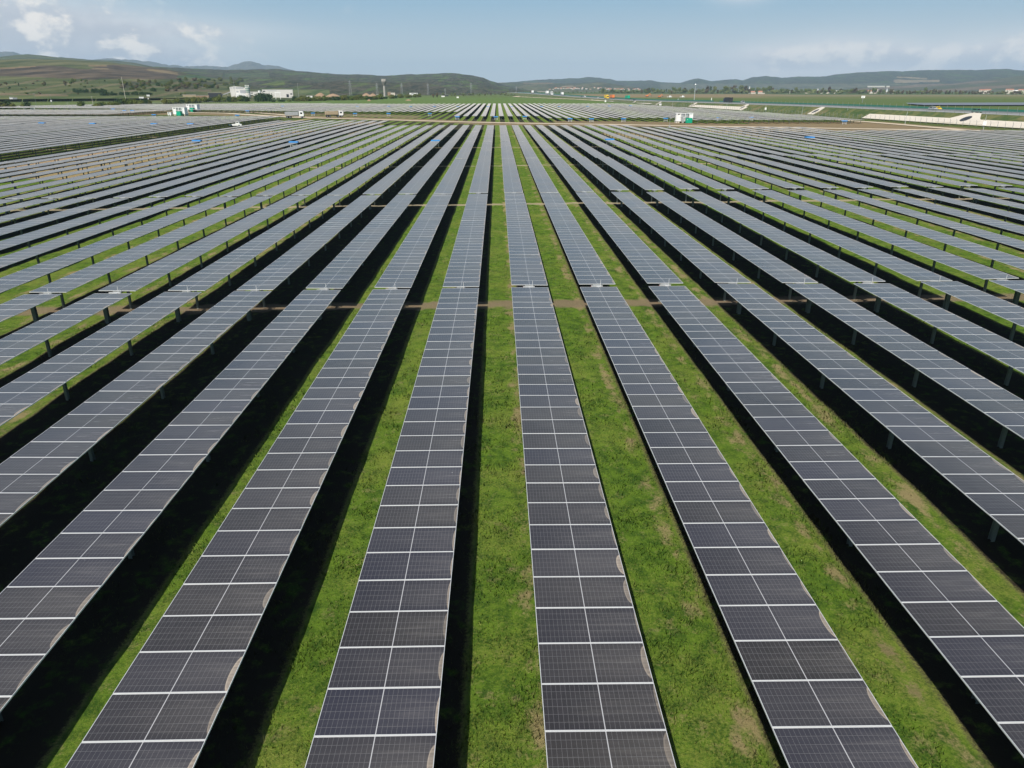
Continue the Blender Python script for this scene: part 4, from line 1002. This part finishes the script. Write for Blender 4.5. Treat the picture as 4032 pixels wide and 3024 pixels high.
# trees of the valley and the long tree line beyond the motorway
for i in range(52):
    px_ = random.uniform(1740, 2080); put_tree(px_, 379 - (px_ - 1740) * .006 + random.uniform(-2, 2), random.uniform(7, 13) if px_ < 2000 else random.uniform(5, 9), 'small hazy tree in the valley beyond the green meadow', 'trees in the valley at the end of the meadow')
for i in range(24): put_tree(2000 + i * 17 + random.uniform(-5, 5), 369 - i * .02, random.uniform(7, 11), 'dark tree in the low wood beyond the brown field', 'dark wood beyond the brown field', 0)
prof_x = [2370, 2420, 2500, 2600, 2680, 2760, 2850, 2950, 3050, 3150, 3260, 3350, 3450, 3560, 3700, 3850, 4040]
prof_h = [16, 13, 14, 17, 16, 18, 20, 19, 19, 17, 18, 16, 15, 12, 12, 10, 9]
for i in range(185):
    px_ = 2365 + (4045 - 2365) * (i + random.random()) / 185; r_ = random.uniform(2150, 2800); hh = np.interp(px_, prof_x, prof_h)
    X_, Y_, Z_ = ray(px_, 360); L_ = math.hypot(X_, Y_); x, y = X_ / L_ * r_, Y_ / L_ * r_
    k = random.choice((0, 0, 1, 2, 3)); bareness = px_ > 3500
    put_tree(px_, 0, hh * 1.2 * random.choice((.7, .85, .9, 1, 1, 1.15, 1.35)), 'green tree in the long tree line beyond the motorway' if not bareness else 'hazy brownish tree among the far village at right', 'trees in the long tree line' if not bareness else 'trees among the far village', 3 if bareness and random.random() < .5 else k, loc=(x, y, 0))
wm = MB(); src = [crown_mb(9, 7, .2, 90, 60 + i, .8) for i in range(4)]
for i in range(260):
    px_ = random.uniform(2370, 4060); X_, Y_, Z_ = ray(px_, 360); L_ = math.hypot(X_, Y_); r2 = random.uniform(2500, 3000); sc_ = random.uniform(.7, 1.25) * (1.25 if px_ < 3400 else .95); sm = random.choice(src)
    Mx = Matrix.Translation((X_ / L_ * r2, Y_ / L_ * r2, 0)) @ Matrix.Rotation(random.uniform(0, 6), 4, 'Z') @ Matrix.Diagonal((sc_ * 1.6, sc_ * 1.6, sc_, 1)); b0 = len(wm.v); wm.v += [tuple(Mx @ Vector(v_)) for v_ in sm.v]; wm.f += [tuple(q_ + b0 for q_ in f_) for f_ in sm.f]; wm.mi += [random.choice((0, 0, 1)) if px_ > 3300 else 0] * len(sm.f)
tag(link('woodland', wm.mesh('woodland', [M['leaf'], M['leafb']])), 'low mixed woodland filling the gaps of the far tree line', 'woodland', kind='stuff')
put_tree(3643, 366, 26, 'large round green tree standing above the far village at right', 'landmark trees', 2, loc=(*[c for c in at_z(3643, 368, 0)], 0))
put_tree(2556, 366, 27, 'tall broad tree standing out of the tree line above the excavators', 'landmark trees', 1, loc=(*[c for c in at_z(2556, 369.5, 0)], 0))
# ------------------------------------------------------------------ buildings
def spot(px_, py_, zz=0.0):
    x, y, z = on_ground(px_, py_)
    if math.hypot(x, y) > 3000: x, y = at_z(px_, 367); z = 0.0
    return x, y, z
def face_me(x, y): return -math.atan2(x, y)
def house(px_, py_, w, h, label, roof='roof', wall='wall', group='houses along the tree line', d=7.0):
    X_, Y_, Z_ = ray(px_, py_ + .5); L_ = math.hypot(X_, Y_); rr_ = min(2750, HC / max(-Z_ / L_, 1e-4)); x, y = X_ / L_ * rr_, Y_ / L_ * rr_; z = HC + Z_ / L_ * rr_; sx, sy = ppm(x, y); W_, H_ = w / sx, h / sy
    r_ = thing('house', label, 'house', (x, y, z), face_me(x, y) + random.uniform(-.3, .3), group); mb = MB(); mb.box((0, 0, H_ * .3 - z / 2), (W_, d, H_ * .6 + z)); part('wall', mb, M[wall], r_)
    mb = MB(); mb.M = Matrix.Rotation(math.pi / 2, 4, 'Z'); mb.prism([(-d / 2 - .5, H_ * .58), (d / 2 + .5, H_ * .58), (0, H_)], -W_ / 2 - .4, W_ / 2 + .4); part('roof', mb, M[roof], r_)
    mb = MB()
    for k in (-.28, .05, .3): mb.box((W_ * k, -d / 2 - .02, H_ * .32), (W_ * .1, .06, H_ * .2))
    part('window', mb, M['glass'], r_)
for px_, py_, w, h, l, rf in ((2965, 369, 18, 11, 'red-roofed house at the foot of the white chimney', 'roof'), (2992, 369, 16, 12, 'bright red-roofed house just right of the white chimney', 'roof'), (3003, 369.5, 14, 4, 'low shed right of the red-roofed pair', 'wall'), (3180, 366.5, 17, 9, 'salmon-roofed house alone in the tree line', 'roof'),
    (3232, 364, 12, 8, 'left of two brown-roofed houses in the trees', 'roof'), (3259, 364, 13, 8, 'right of two brown-roofed houses in the trees', 'roof'), (3105, 366, 10, 6, 'small white house in front of the trees', 'white'), (3288, 364, 13, 8, 'white house with grey roof beside the field', 'white'), (3422, 364, 18, 9, 'wide salmon-roofed house left of the green shed', 'roof'),
    (3438, 366.5, 20, 4, 'long pale greenhouse below the wide salmon roof', 'white'), (3450, 361, 11, 9, 'pale gabled house above the greenhouse', 'wall'), (3492, 366, 22, 4, 'low mint-green shed at the edge of the field', 'green'), (3513, 364, 11, 7, 'pale gabled house right of the mint shed', 'wall'),
    (3868, 360, 22, 9, 'left of the terracotta roofs in the far right village', 'roof'), (3890, 358, 20, 8, 'second of the terracotta roofs in the far right village', 'roof'), (3975, 358, 26, 9, 'wide terracotta roof near the right edge', 'roof'), (3998, 361, 24, 7, 'white-gabled house near the right edge', 'white'), (4022, 359, 22, 9, 'terracotta roof at the right edge', 'roof')):
    house(px_, py_, w, h, l, rf)
random.seed(5)
for i in range(60):
    px_ = random.choice((random.uniform(2160, 2300), random.uniform(2380, 2530), random.uniform(2180, 2460))); py_ = random.uniform(346, 353) if px_ < 2400 else random.uniform(350, 356)
    x, y, z = on_ground(px_, py_)
    sx, sy = ppm(x, y); mb = MB(); W_, H_ = random.uniform(4, 8) / sx, random.uniform(3, 5) / sy
    r_ = link('house', None, None, (x, y, z), (0, 0, random.uniform(-.5, .5))); tag(r_, 'tiny pale house with red roof in the village on the distant hillside', 'house', 'houses of the distant hillside village')
    mb.box((0, 0, H_ * .3), (W_, 9, H_ * .6)); part('wall', mb, M[random.choice(('white', 'wall', 'wall'))], r_); mb = MB(); mb.box((0, 0, H_ * .75), (W_ * 1.1, 10, H_ * .3), taper=(1, .1)); part('roof', mb, M['roof'], r_)
def block(name, label, cat, px0, px1, py0, py1, depth, col, group=None, z=0.0, windows=(), rot=0.0):
    """Flat-roofed building whose front spans these photo pixels."""
    x, y, z = spot((px0 + px1) / 2, py1, z); sx, sy = ppm(x, y); W_, H_ = (px1 - px0) / sx, (py1 - py0) / sy
    r_ = thing(name, label, cat, (x, y, z), face_me(x, y) * .9 + rot, group); mb = MB(); mb.box((0, depth / 2, H_ / 2 - .3), (W_, depth, H_ + .6)); part('wall', mb, M[col], r_)
    mb = MB(); mb.box((0, depth / 2, H_ + .16), (W_ + .5, depth + .5, .3)); part('roof_edge', mb, M['greyconcrete'], r_)
    for u0, u1, v0, v1 in windows:
        mb = MB(); mb.box((W_ * ((u0 + u1) / 2 - .5), -.03, H_ * (v0 + v1) / 2), (W_ * (u1 - u0), .08, H_ * (v1 - v0))); part('window', mb, M['glass'], r_)
    return r_, W_, H_
hall, W_, H_ = block('factory_hall', 'large white factory hall with dark gable end', 'factory', 1038, 1153, 352.5, 384.5, 26, 'offwhite', None, 0, ((.02, .10, .72, .84), (.02, .10, .42, .54), (.91, .98, .38, .52), (.78, .86, .05, .42)))
mb = MB(); mb.box((W_ / 2 + .06, 13, H_ * .45), (.12, 25, H_ * .85)); part('gable_cladding', mb, M['grey'], hall)
mb = MB(); mb.box((-W_ * .18, -.06, H_ * .85), (W_ * .3, .05, H_ * .06)); part('faded_sign', mb, M['silver'], hall)
block('workshop', 'low white workshop joining the factory tower to the big hall', 'workshop', 975, 1038, 361, 377, 14, 'offwhite', None, 0, ((.04, .18, .55, .75), (.22, .36, .55, .75), (.88, 1.0, .5, .7), (.2, .34, .05, .22)))
x, y, z = spot(944, 386); sx, sy = ppm(x, y); kx, kz = 1 / sx, 1 / sy
fac = thing('factory_tower', 'tall stepped white concrete-plant building with sloping roofs', 'factory', (x, y, z), face_me(x, y)); mb = MB()
P_ = lambda u_, v_: ((u_ - 944) * kx, (386 - v_) * kz)
mb.prism([P_(914, 388), P_(969, 388), P_(969, 348), P_(962, 343), P_(930, 340), P_(911, 343)], 0, 16); part('wall', mb, M['offwhite'], fac)
mb = MB(); mb.prism([P_(932, 388), P_(972, 388), P_(972, 377), P_(958, 368), P_(945, 366), P_(932, 372)], -9, -.05); part('annexe', mb, M['white'], fac)
for a in ((934, 963, 344, 349), (948, 971, 355, 367), (935, 943, 358, 364), (914, 919, 345, 348), (924, 930, 345, 348)):
    mb = MB(); p0, p1 = P_(a[0], a[3]), P_(a[1], a[2]); mb.box(((p0[0] + p1[0]) / 2, -.06, (p0[1] + p1[1]) / 2), (p1[0] - p0[0], .1, p1[1] - p0[1])); part('window', mb, M['grey'], fac)
sil = thing('silo', 'green and white banded silo with a railed top', 'silo', (*spot(978, 384)[:2], 0)); x, y, _ = sil.location; sx, sy = ppm(x, y); r0 = 9.5 / sx
for i, (a, b_, c_) in enumerate(((384, 357, 'offwhite'), (357, 353, 'teal'), (353, 350, 'offwhite'), (350, 346, 'teal'), (346, 343, 'offwhite'), (343, 340, 'teal'), (340, 336, 'offwhite'), (336, 334, 'teal'))):
    mb = MB(); mb.cyl((0, 0, (384 - a) / sy), (0, 0, (384 - b_) / sy - .02), r0 - (.02 if i % 2 else 0), n=20); part('band', mb, M[c_], sil)
mb = MB()
for k in range(5): mb.cyl((math.cos(k * 1.257) * r0 * .7, math.sin(k * 1.257) * r0 * .7, 50 / sy), (math.cos(k * 1.257) * r0 * .7, math.sin(k * 1.257) * r0 * .7, 56 / sy), .5, n=6)
part('top_rail', mb, M['offwhite'], sil)
s2 = thing('silo', 'small white silo left of the big hall', 'silo', (*spot(1024, 384)[:2], 0)); mb = MB(); mb.cyl((0, 0, 0), (0, 0, 34 / sy), 5 / sx, n=16); part('tank', mb, M['white'], s2); mb = MB(); mb.cyl((0, 0, 34 / sy + .01), (0, 0, 35.5 / sy), 5.3 / sx, 3 / sx, n=16); part('lid', mb, M['silver'], s2)
cv = thing('conveyor', 'inclined conveyor running up to the factory tower', 'conveyor', (*spot(875, 384)[:2], 0)); mb = MB(); a = P_(874, 366); b_ = P_(912, 351); xx, yy, _ = cv.location
p0 = Vector((0, 0, 18 / sy)); p1 = Vector((37 / sx, 8, 33 / sy)); mb.cyl(p0, p1, .8, n=4); part('belt_housing', mb, M['grey'], cv); mb = MB()
for u_ in (0, .5, 1): q_ = p0.lerp(p1, u_); mb.cyl((q_.x, q_.y, 0), q_, .25, n=4)
part('leg', mb, M['grey'], cv)
cr = thing('portal_crane', 'white portal crane frame in front of the big hall', 'crane', (*spot(1096, 391)[:2], 0)); x, y, _ = cr.location; sx, sy = ppm(x, y); W_ = 18 / sx; H_ = 28 / sy
for s_ in (-1, 1): mb = MB(); mb.cyl((s_ * W_ / 2, 0, 0), (s_ * W_ / 2, 0, H_), .35, n=6); part('leg', mb, M['white'], cr)
mb = MB(); mb.box((0, 0, H_ + .4), (W_ + 2, .8, .8)); part('beam', mb, M['white'], cr)
block('shed', 'dark-roofed shed at the foot of the conveyor', 'shed', 823, 873, 366, 384, 10, 'dark'); block('shed', 'pale long low shed with a light roof left of the conveyor', 'shed', 722, 770, 373, 381, 8, 'tan'); block('shed', 'brown low shed between the pale shed and the conveyor', 'shed', 775, 822, 376, 383, 8, 'soilheap')
block('warehouse', 'white flat-roofed block beyond the meadow', 'warehouse', 1613, 1645, 366, 378, 12, 'white', None, 0, ((.2, .62, .6, .8),)); block('shed', 'small white shed with a pitched look at the foot of the water tower', 'shed', 1484, 1496, 371, 379, 7, 'white')
block('house', 'half-built brick house right of the water tower', 'house', 1527, 1539, 363, 379, 9, 'soilheap'); block('house', 'second brick house with white trim right of the water tower', 'house', 1539, 1556, 365, 380, 9, 'wall')
block('shed', 'grey shed right of the brick houses', 'shed', 1561, 1579, 373, 379, 8, 'grey'); block('truck_trailer', 'white trailer box parked at the end of the meadow', 'trailer', 1798, 1806.5, 380, 386, 3, 'white'); block('caravan', 'rounded white caravan beyond the meadow', 'caravan', 1738, 1751, 377, 382, 3, 'white'); block('shed', 'dark low shed right of the white caravan', 'shed', 1751, 1766, 374, 379, 5, 'dark')
for a, l in (((40, 53, 383, 393), 'white end of the container above the dark field at left'), ((53, 68, 385, 394), 'grey container beside the white one at left'), ((121, 137, 421, 431), 'white hut at the far corner of the left panels'), ((93, 103, 426, 430), 'tiny pale box left of the white hut'), ((549, 566, 381, 388.5), 'white container at the end of the dark field'), ((578, 589, 373, 379), 'small white cabin on the slope above the container'), ((1247, 1272, 378, 384), 'white tank trailer before the soil heaps'), ((1208, 1230, 377, 385), 'pale container right of the big hall')):
    block('container', l, 'container', *a, 3, 'white' if 'grey' not in l else 'grey', 'containers around the site')
block('booth', 'white booth standing in front of the motorway bank', 'booth', 2381, 2386.5, 394, 402, 1.5, 'white'); block('booth', 'pair of small white cabinets by the fence below the motorway', 'booth', 2596, 2604, 407, 415, 1.2, 'white')
# water tower
M['towerhead'] = plain('stained_concrete', (.20, .185, .165), .9, 0, .2, .3)
x, y, z = spot(1515, 380.5); sx, sy = ppm(x, y); wtw = thing('water_tower', 'slender concrete water tower with a flared ruined head', 'water tower', (x, y, 0)); H_ = 69 / sy
mb = MB(); mb.cyl((0, 0, 0), (0, 0, H_ * .62), 4.4 / sx, 3.6 / sx, 16); part('shaft', mb, M['greyconcrete'], wtw)
mb = MB(); mb.cyl((0, 0, H_ * .62 + .01), (0, 0, H_ * .82), 4 / sx, 9.5 / sx, 20); mb.cyl((0, 0, H_ * .82 + .02), (0, 0, H_ * .87), 9.6 / sx, 9.6 / sx, 20); part('bowl', mb, M['towerhead'], wtw)
for k in range(6): a = k * 1.047 + .3; mb = MB(); mb.box((math.cos(a) * 6.4 / sx, math.sin(a) * 6.4 / sx, H_ * .935), (2.6, 2.6, H_ * .125)); part('head_block', mb, M['greyconcrete'], wtw)
# soil heaps
def heap(px0, px1, top, base, label):
    x, y, z = spot((px0 + px1) / 2, base); sx, sy = ppm(x, y); W_, H_ = (px1 - px0) / sx, (base - top) / sy; mb = MB(); n = 22; rings = []
    for j in range(6):
        u_ = j / 5; rings.append([((1 - u_) * math.cos(a * 2 * math.pi / n) * W_ / 2 * (1 + .12 * math.sin(a * 2.3 + px0)), (1 - u_) * math.sin(a * 2 * math.pi / n) * W_ * .3, H_ * (1 - (1 - u_) ** 1.5) * (1 + .15 * mnoise.noise(Vector((a * .5, j, px0))))) for a in range(n)])
    for j in range(5):
        for a in range(n): mb.face([rings[j][a], rings[j][(a + 1) % n], rings[j + 1][(a + 1) % n], rings[j + 1][a]])
    tag(link('soil_heap', mb.mesh('soil_heap', M['soilheap']), None, (x, y, z - .3), (0, 0, face_me(x, y))), label, 'soil heap', 'soil heaps by the factory')
heap(1232, 1292, 365, 386, 'largest brown soil heap right of the hall'); heap(1275, 1350, 368, 385, 'long brown soil heap right of the largest one'); heap(1420, 1466, 366, 381, 'left peak of the brown heaps near the water tower'); heap(1450, 1488, 367, 381, 'right peak of the brown heaps near the water tower')
heap(1594, 1622, 390, 396, 'low brown earth mound in the meadow'); heap(1445, 1462, 389.5, 397.5, 'pale rubble pile at the edge of the meadow')
# excavators
def excavator(px_, py_, label, s_=1.0):
    x, y, z = spot(px_, py_); r_ = thing('excavator', label, 'excavator', (x, y, z), random.uniform(-.4, .4), 'orange excavators beyond the motorway'); r_.scale = (s_,) * 3
    for q_ in (-1, 1): mb = MB(); mb.box((0, q_ * 1.3, .5), (5, .8, 1.0), taper=(.8, 1)); part('track', mb, M['dark'], r_)
    mb = MB(); mb.box((-.6, 0, 2.0), (4.2, 2.8, 1.6)); mb.box((.9, -.8, 3.0), (1.5, 1.1, 1.4)); part('body', mb, M['orange'], r_)
    mb = MB(); mb.cyl((1.5, .4, 2.2), (5.0, .4, 6.0), .4, n=4); mb.cyl((5.0, .4, 6.0), (7.6, .4, 2.2), .35, n=4); part('boom', mb, M['orange'], r_); mb = MB(); mb.box((7.5, .4, 1.6), (1.2, 1.3, 1.2)); part('bucket', mb, M['dark'], r_)
excavator(2548, 381.5, 'orange excavator with raised boom beyond the motorway', 1.0); excavator(2597, 384, 'orange excavator right of the taller one beyond the motorway', .9)
for px_, l, c_ in ((2636, 'white-cab tipper truck working right of the excavators', 'white'), (2686, 'white van on the building site right of the tipper', 'white')):
    x, y, z = spot(px_, 384); o_ = pickup((x, y, z), .2, l, 'truck', 'works_truck', c_, 5.5, 2.4, (.4, 1.6), 'works vehicles beyond the motorway'); o_.scale = (1.4,) * 3
# ------------------------------------------------------------------ poles, pylons, masts
def pole(px_, pyb, pyt, label, name='utility_pole', arms=2, r_=.16, col='concrete', box=False, group='utility poles', zz=0):
    x, y, z = spot(px_, pyb, zz); H_ = (pyb - pyt) / ppm(x, y)[1]; o_ = thing(name, label, 'pole', (x, y, z), face_me(x, y), group); mb = MB(); mb.cyl((0, 0, -.3), (0, 0, H_), r_, r_ * .55, 8); part('shaft', mb, M[col], o_)
    for k in range(arms): mb = MB(); mb.box((0, 0, H_ * (.96 - k * .13)), (2.0, .12, .12)); part('crossarm', mb, M['grey'], o_)
    if box: mb = MB(); mb.box((0, -.3, H_ * .45), (1.0, .5, 1.3)); part('switch_box', mb, M['white'], o_)
pole(143.5, 414, 367, 'bare dark pole left of the pole with the white box', r_=.13, col='post', arms=1); pole(206, 418, 372, 'dark pole carrying a white box near the left edge', col='post', box=True, arms=1); pole(366, 408, 380, 'pole with white foot between the boxes and the tall mast', arms=1); pole(496, 397, 303, 'very tall leaning pole with crossarms in front of the near hill', arms=3, r_=.28)
pole(929, 388, 318, 'tall slim mast in front of the factory tower', 'mast', 0, .2, 'grey'); pole(1177, 384, 327, 'tall slim mast right of the big hall', 'mast', 0, .2, 'grey'); pole(269, 428, 404, 'short lamp pole behind the left panels', arms=1, r_=.08)
pole(585, 397, 378, 'short pole with a white box above the hedge', box=True, arms=0); pole(733, 406, 385, 'short pole with white box left of the factory', box=True, arms=0); pole(820, 399, 380, 'plain short pole below the conveyor', arms=1); pole(1007, 393, 360, 'pole in front of the low workshop', arms=1); pole(1046, 396, 366, 'pole at the left corner of the big hall', arms=1); pole(1071, 391, 368, 'white-footed pole before the big hall', arms=1); pole(694, 406, 378, 'thin pole above the farther transformer station', arms=1, r_=.09); pole(640, 410, 390, 'thin lamp pole above the nearer transformer station', arms=1, r_=.09)
x, y = at_z(2733, 397, 3.0); H_ = (397 - 333) / ppm(x, y)[1]; o_ = thing('light_mast', 'very tall slim mast rising beside the motorway', 'mast', (x, y, 2.0)); mb = MB(); mb.cyl((0, 0, 0), (0, 0, H_ + 1), .32, .14, 8); part('shaft', mb, M['silver'], o_); mb = MB(); mb.cyl((0, 0, H_ + .9), (0, 0, H_ + 1.3), 1.0, .8, 8); part('lamp_head', mb, M['silver'], o_)
def campole(px_, pyb, pyt, label, box=False): pole(px_, pyb, pyt, label, 'camera_pole', 0, .10, 'silver', box, 'slim camera poles along the perimeter fence')
for a, l in (((3013, 441, 412, True), 'slim camera pole above the end of the far rows'), ((3157, 455, 419), 'slim camera pole left of the lone culvert'), ((3333, 460, 424, True), 'slim camera pole right of the lone culvert'), ((3563, 491, 439), 'slim camera pole in front of the long ditch lining'), ((3871, 512, 453, True), 'slim camera pole nearest at far right'), ((2860, 436, 405), 'slim camera pole beside the lining below the dark lorry'), ((2720, 424, 400), 'slim camera pole left of the lining'), ((2648, 420, 396), 'slim camera pole before the tall mast'), ((2535, 411, 390), 'farthest slim camera pole by the bank')): campole(*a[:3], l, len(a) > 3)
o_ = thing('weather_mast', 'thin instrument mast with small fins left of the white transformer station', 'mast', on_ground(2636, 500)); x, y, z = o_.location; H_ = 47 / ppm(x, y)[1]; mb = MB(); mb.cyl((0, 0, -.2), (0, 0, H_), .05, .03, 6); part('shaft', mb, M['silver'], o_); mb = MB(); mb.box((.25, 0, H_ * .72), (.8, .1, .15)); part('sensor_arm', mb, M['silver'], o_)
mb = MB(); mb.box((0, 0, .25), (.6, .6, .6)); part('foundation_block', mb, M['grey'], o_)
x, y = at_z(2801, 398, 3.0); o_ = thing('roadside_sign', 'white figure-like roadside sign on the motorway left of the dark lorry', 'sign', (x, y, 3.0)); s_ = 1 / ppm(x, y)[0]; mb = MB(); mb.box((0, 0, 2.5 * s_), (5 * s_, .3, 6 * s_), taper=(.5, 1)); part('panel', mb, M['white'], o_); mb = MB(); mb.cyl((0, 0, 5 * s_), (0, 0, 12 * s_), 1.6 * s_, 1.2 * s_, 8); part('head', mb, M['white'], o_)
x, y = at_z(2670, 396, 2.6); o_ = thing('warning_sign', 'triangular sign beside the motorway left of the tall mast', 'sign', (x, y, 2.6)); s_ = 1 / ppm(x, y)[0]; mb = MB(); mb.prism([(-3.5 * s_, 1.5 * s_), (3.5 * s_, 1.5 * s_), (0, 8 * s_)], -.1, .1); part('panel', mb, M['silver'], o_); mb = MB(); mb.cyl((0, .1, 0), (0, .1, 9 * s_), .1, n=5); part('post', mb, M['steel'], o_)
x, y = at_z(3395, 404, 0); o_ = thing('billboard', 'white billboard on a post in the field beyond the motorway', 'billboard', (x, y, 0), face_me(x, y)); s_ = 1 / ppm(x, y)[0]; mb = MB(); mb.box((0, 0, 20.5 * s_), (13 * s_, .4, 8 * s_)); part('panel', mb, M['white'], o_); mb = MB(); mb.box((-.5 * s_, -.25, 20.5 * s_), (6 * s_, .05, 2.4 * s_)); part('picture', mb, M['grey'], o_); mb = MB(); mb.cyl((0, .3, 0), (0, .3, 17 * s_), .3, n=6); part('post', mb, M['steel'], o_)
def pylon(px_, pyb, pyt, label, zz=0):
    x, y, z = on_ground(px_, pyb) if zz else spot(px_, pyb); H_ = (pyb - pyt) / ppm(x, y)[1]; o_ = thing('pylon', label, 'pylon', (x, y, z), face_me(x, y), 'lattice pylons before the forest hill'); mb = MB(); w0, w1 = H_ * .10, H_ * .025
    C4 = [(-1, -1), (1, -1), (1, 1), (-1, 1)]; t_ = .0032 * H_ + .05
    for a, b_ in C4: mb.cyl((a * w0, b_ * w0, 0), (a * w1, b_ * w1, H_), t_ * 1.4, n=3, caps=False)
    for k in range(9):
        u_, v_ = k / 9, (k + 1) / 9; wa, wb = w0 + (w1 - w0) * u_, w0 + (w1 - w0) * v_
        for i in range(4): a, b_ = C4[i], C4[(i + 1) % 4]; mb.cyl((a[0] * wa, a[1] * wa, H_ * u_), (b_[0] * wb, b_[1] * wb, H_ * v_), t_, n=3, caps=False)
    part('lattice', mb, M['grey'], o_)
    for k in (.68, .80, .92): mb = MB(); mb.box((0, 0, H_ * k), (H_ * .26 * (1.25 - k * .4), .4, .4)); part('crossarm', mb, M['grey'], o_)
for a, l in (((1381, 376, 318), 'nearest lattice pylon above the soil heaps'), ((1486, 376, 328), 'lattice pylon left of the water tower'), ((1583, 375, 327), 'lattice pylon right of the water tower'), ((1686, 374, 329), 'lattice pylon above the bare brown tree'), ((1855, 372, 327), 'lattice pylon where the forest ridge drops'), ((2033, 369, 340), 'distant lattice pylon beyond the meadow left of the motorway'), ((1753, 373, 348), 'small lattice pylon between two larger ones')): pylon(*a, l)
# landmark bits in the plain
x, y, z = spot(2949, 367); sx, sy = ppm(x, y); o_ = thing('chimney', 'white chimney rising above the tree line', 'chimney', (x, y, 0)); mb = MB(); mb.cyl((0, 0, 0), (0, 0, 28 / sy), 2.3 / sx, 1.4 / sx, 10); part('stack', mb, M['white'], o_)
for px_, l in ((3218, 'small white church steeple above the trees, left one'), (3490, 'small white church steeple beside the long white works')):
    x, y, z = spot(px_, 366); o_ = thing('steeple', l, 'steeple', (x, y, 0)); mb = MB(); mb.box((0, 0, 8 / sy), (3.6 / sx, 3.6 / sx, 16 / sy)); part('tower', mb, M['white'], o_); mb = MB(); mb.cyl((0, 0, 16 / sy), (0, 0, 23 / sy), 2.4 / sx, .1, 6); part('spire', mb, M['grey'], o_)
for a, b_, c_, l in ((3419, 3480, 336, 'long white works on the slope beyond the far village'), (3490, 3502, 335, 'white tower block of the works beyond the far village')):
    x, y, z = on_ground((a + b_) / 2, 343); sx2, sy2 = ppm(x, y); o_ = thing('works', l, 'works', (x, y, z), face_me(x, y)); mb = MB(); mb.box((0, 0, 2 / sy2), ((b_ - a) / sx2, 20, (343 - c_) * .6 / sy2)); part('wall', mb, M['offwhite'], o_); mb = MB(); mb.box((0, 0, 2 / sy2 + (343 - c_) * .6 / sy2 / 2 + .5), ((b_ - a) / sx2 * 1.02, 22, 1)); part('roof', mb, M['silver'], o_)
# overpass
x, y = at_z(2136, 366, 3.5); s_ = 1 / ppm(x, y)[0]; o_ = thing('overpass', 'grey concrete overpass where the motorway bends away', 'bridge', (x, y, 3.0), face_me(x, y)); mb = MB(); mb.box((0, 0, 5.5 * s_), (40 * s_, 10, 2 * s_)); part('deck', mb, M['greyconcrete'], o_)
for k in (-17, -6, 6, 17): mb = MB(); mb.box((k * s_, 0, 2 * s_), (1.2 * s_, 6, 5 * s_)); part('pier', mb, M['greyconcrete'], o_)
# darker solar fields outside the fence: tilted tables seen from their backs
def tilted(rows, label):
    mb = MB()
    for (pa, ya, pb_, yb) in rows:
        A_, B_ = Vector(at_z(pa, ya)), Vector(at_z(pb_, yb)); L_ = (B_ - A_).length; dd = (B_ - A_) / L_; nn = Vector((-dd.y, dd.x))
        if nn.y < 0: nn = -nn
        n = int(L_ / 22)
        for k in range(n):
            a, b_ = A_ + dd * (L_ * k / n), A_ + dd * (L_ * (k + .96) / n); zt = 2.9; lo = .8
            q_ = [(a.x, a.y, zt), (b_.x, b_.y, zt), (b_.x + nn.x * 3.6, b_.y + nn.y * 3.6, lo), (a.x + nn.x * 3.6, a.y + nn.y * 3.6, lo)]
            mb.face(q_[::-1], 0); mb.face([(p[0], p[1], p[2] - .08) for p in q_], 0)
            for u_ in (.1, .5, .9): p = a.lerp(b_, u_); mb.box((p.x + nn.x * 1.6, p.y + nn.y * 1.6, 1.0), (.2, .2, 2.0), 1)
    tag(link('solar_field', mb.mesh('solar_field', [M['dark'], M['post']])), label, 'solar field', kind='stuff')
tilted([(-120, 406 - k * 2.6, 640 + k * 90, 398 - k * 2.2) for k in range(5)], 'dark band of tilted solar tables beyond the railway at left')
M['fieldpanel'] = plain('field_panel', (.15, .155, .17), .35, 0, .15)
mb = MB()
for k in range(9):
    A_, B_ = Vector(at_z(3640 - k * 8, 417 - k * .6)), Vector(at_z(4200, 416.5 - k * .8)); dd = (B_ - A_).normalized(); nn = Vector((-dd.y, dd.x))
    mb.face([(A_.x, A_.y, .7), (B_.x, B_.y, .7), (B_.x + nn.x * 4, B_.y + nn.y * 4, 1.5), (A_.x + nn.x * 4, A_.y + nn.y * 4, 1.5)])
    mb.box(((A_.x + B_.x) / 2 + nn.x * 2, (A_.y + B_.y) / 2 + nn.y * 2, .5), ((B_ - A_).length * .98, .3, .9), 1, rz=math.atan2(dd.y, dd.x))
tag(link('solar_field', mb.mesh('solar_field', [M['fieldpanel'], M['dark']])), 'pale solar field beyond the motorway at the right edge', 'solar field', kind='stuff')
# ------------------------------------------------------------------ haze
mb = MB(); mb.box((0, 7500, 245), (34000, 17000, 502)); hz = mb.mesh('haze', [])
m = bpy.data.materials.new('haze'); m.use_nodes = True; m.node_tree.nodes.clear(); n = m.node_tree.nodes
v = n.new('ShaderNodeVolumePrincipled'); v.inputs['Color'].default_value = (.52, .75, .97, 1); v.inputs['Density'].default_value = 6e-5; v.inputs['Anisotropy'].default_value = 0
o_ = n.new('ShaderNodeOutputMaterial'); m.node_tree.links.new(v.outputs[0], o_.inputs['Volume']); hz.materials.append(m)
tag(link('haze', hz), 'pale blue air in front of the far hills', 'haze', kind='stuff')
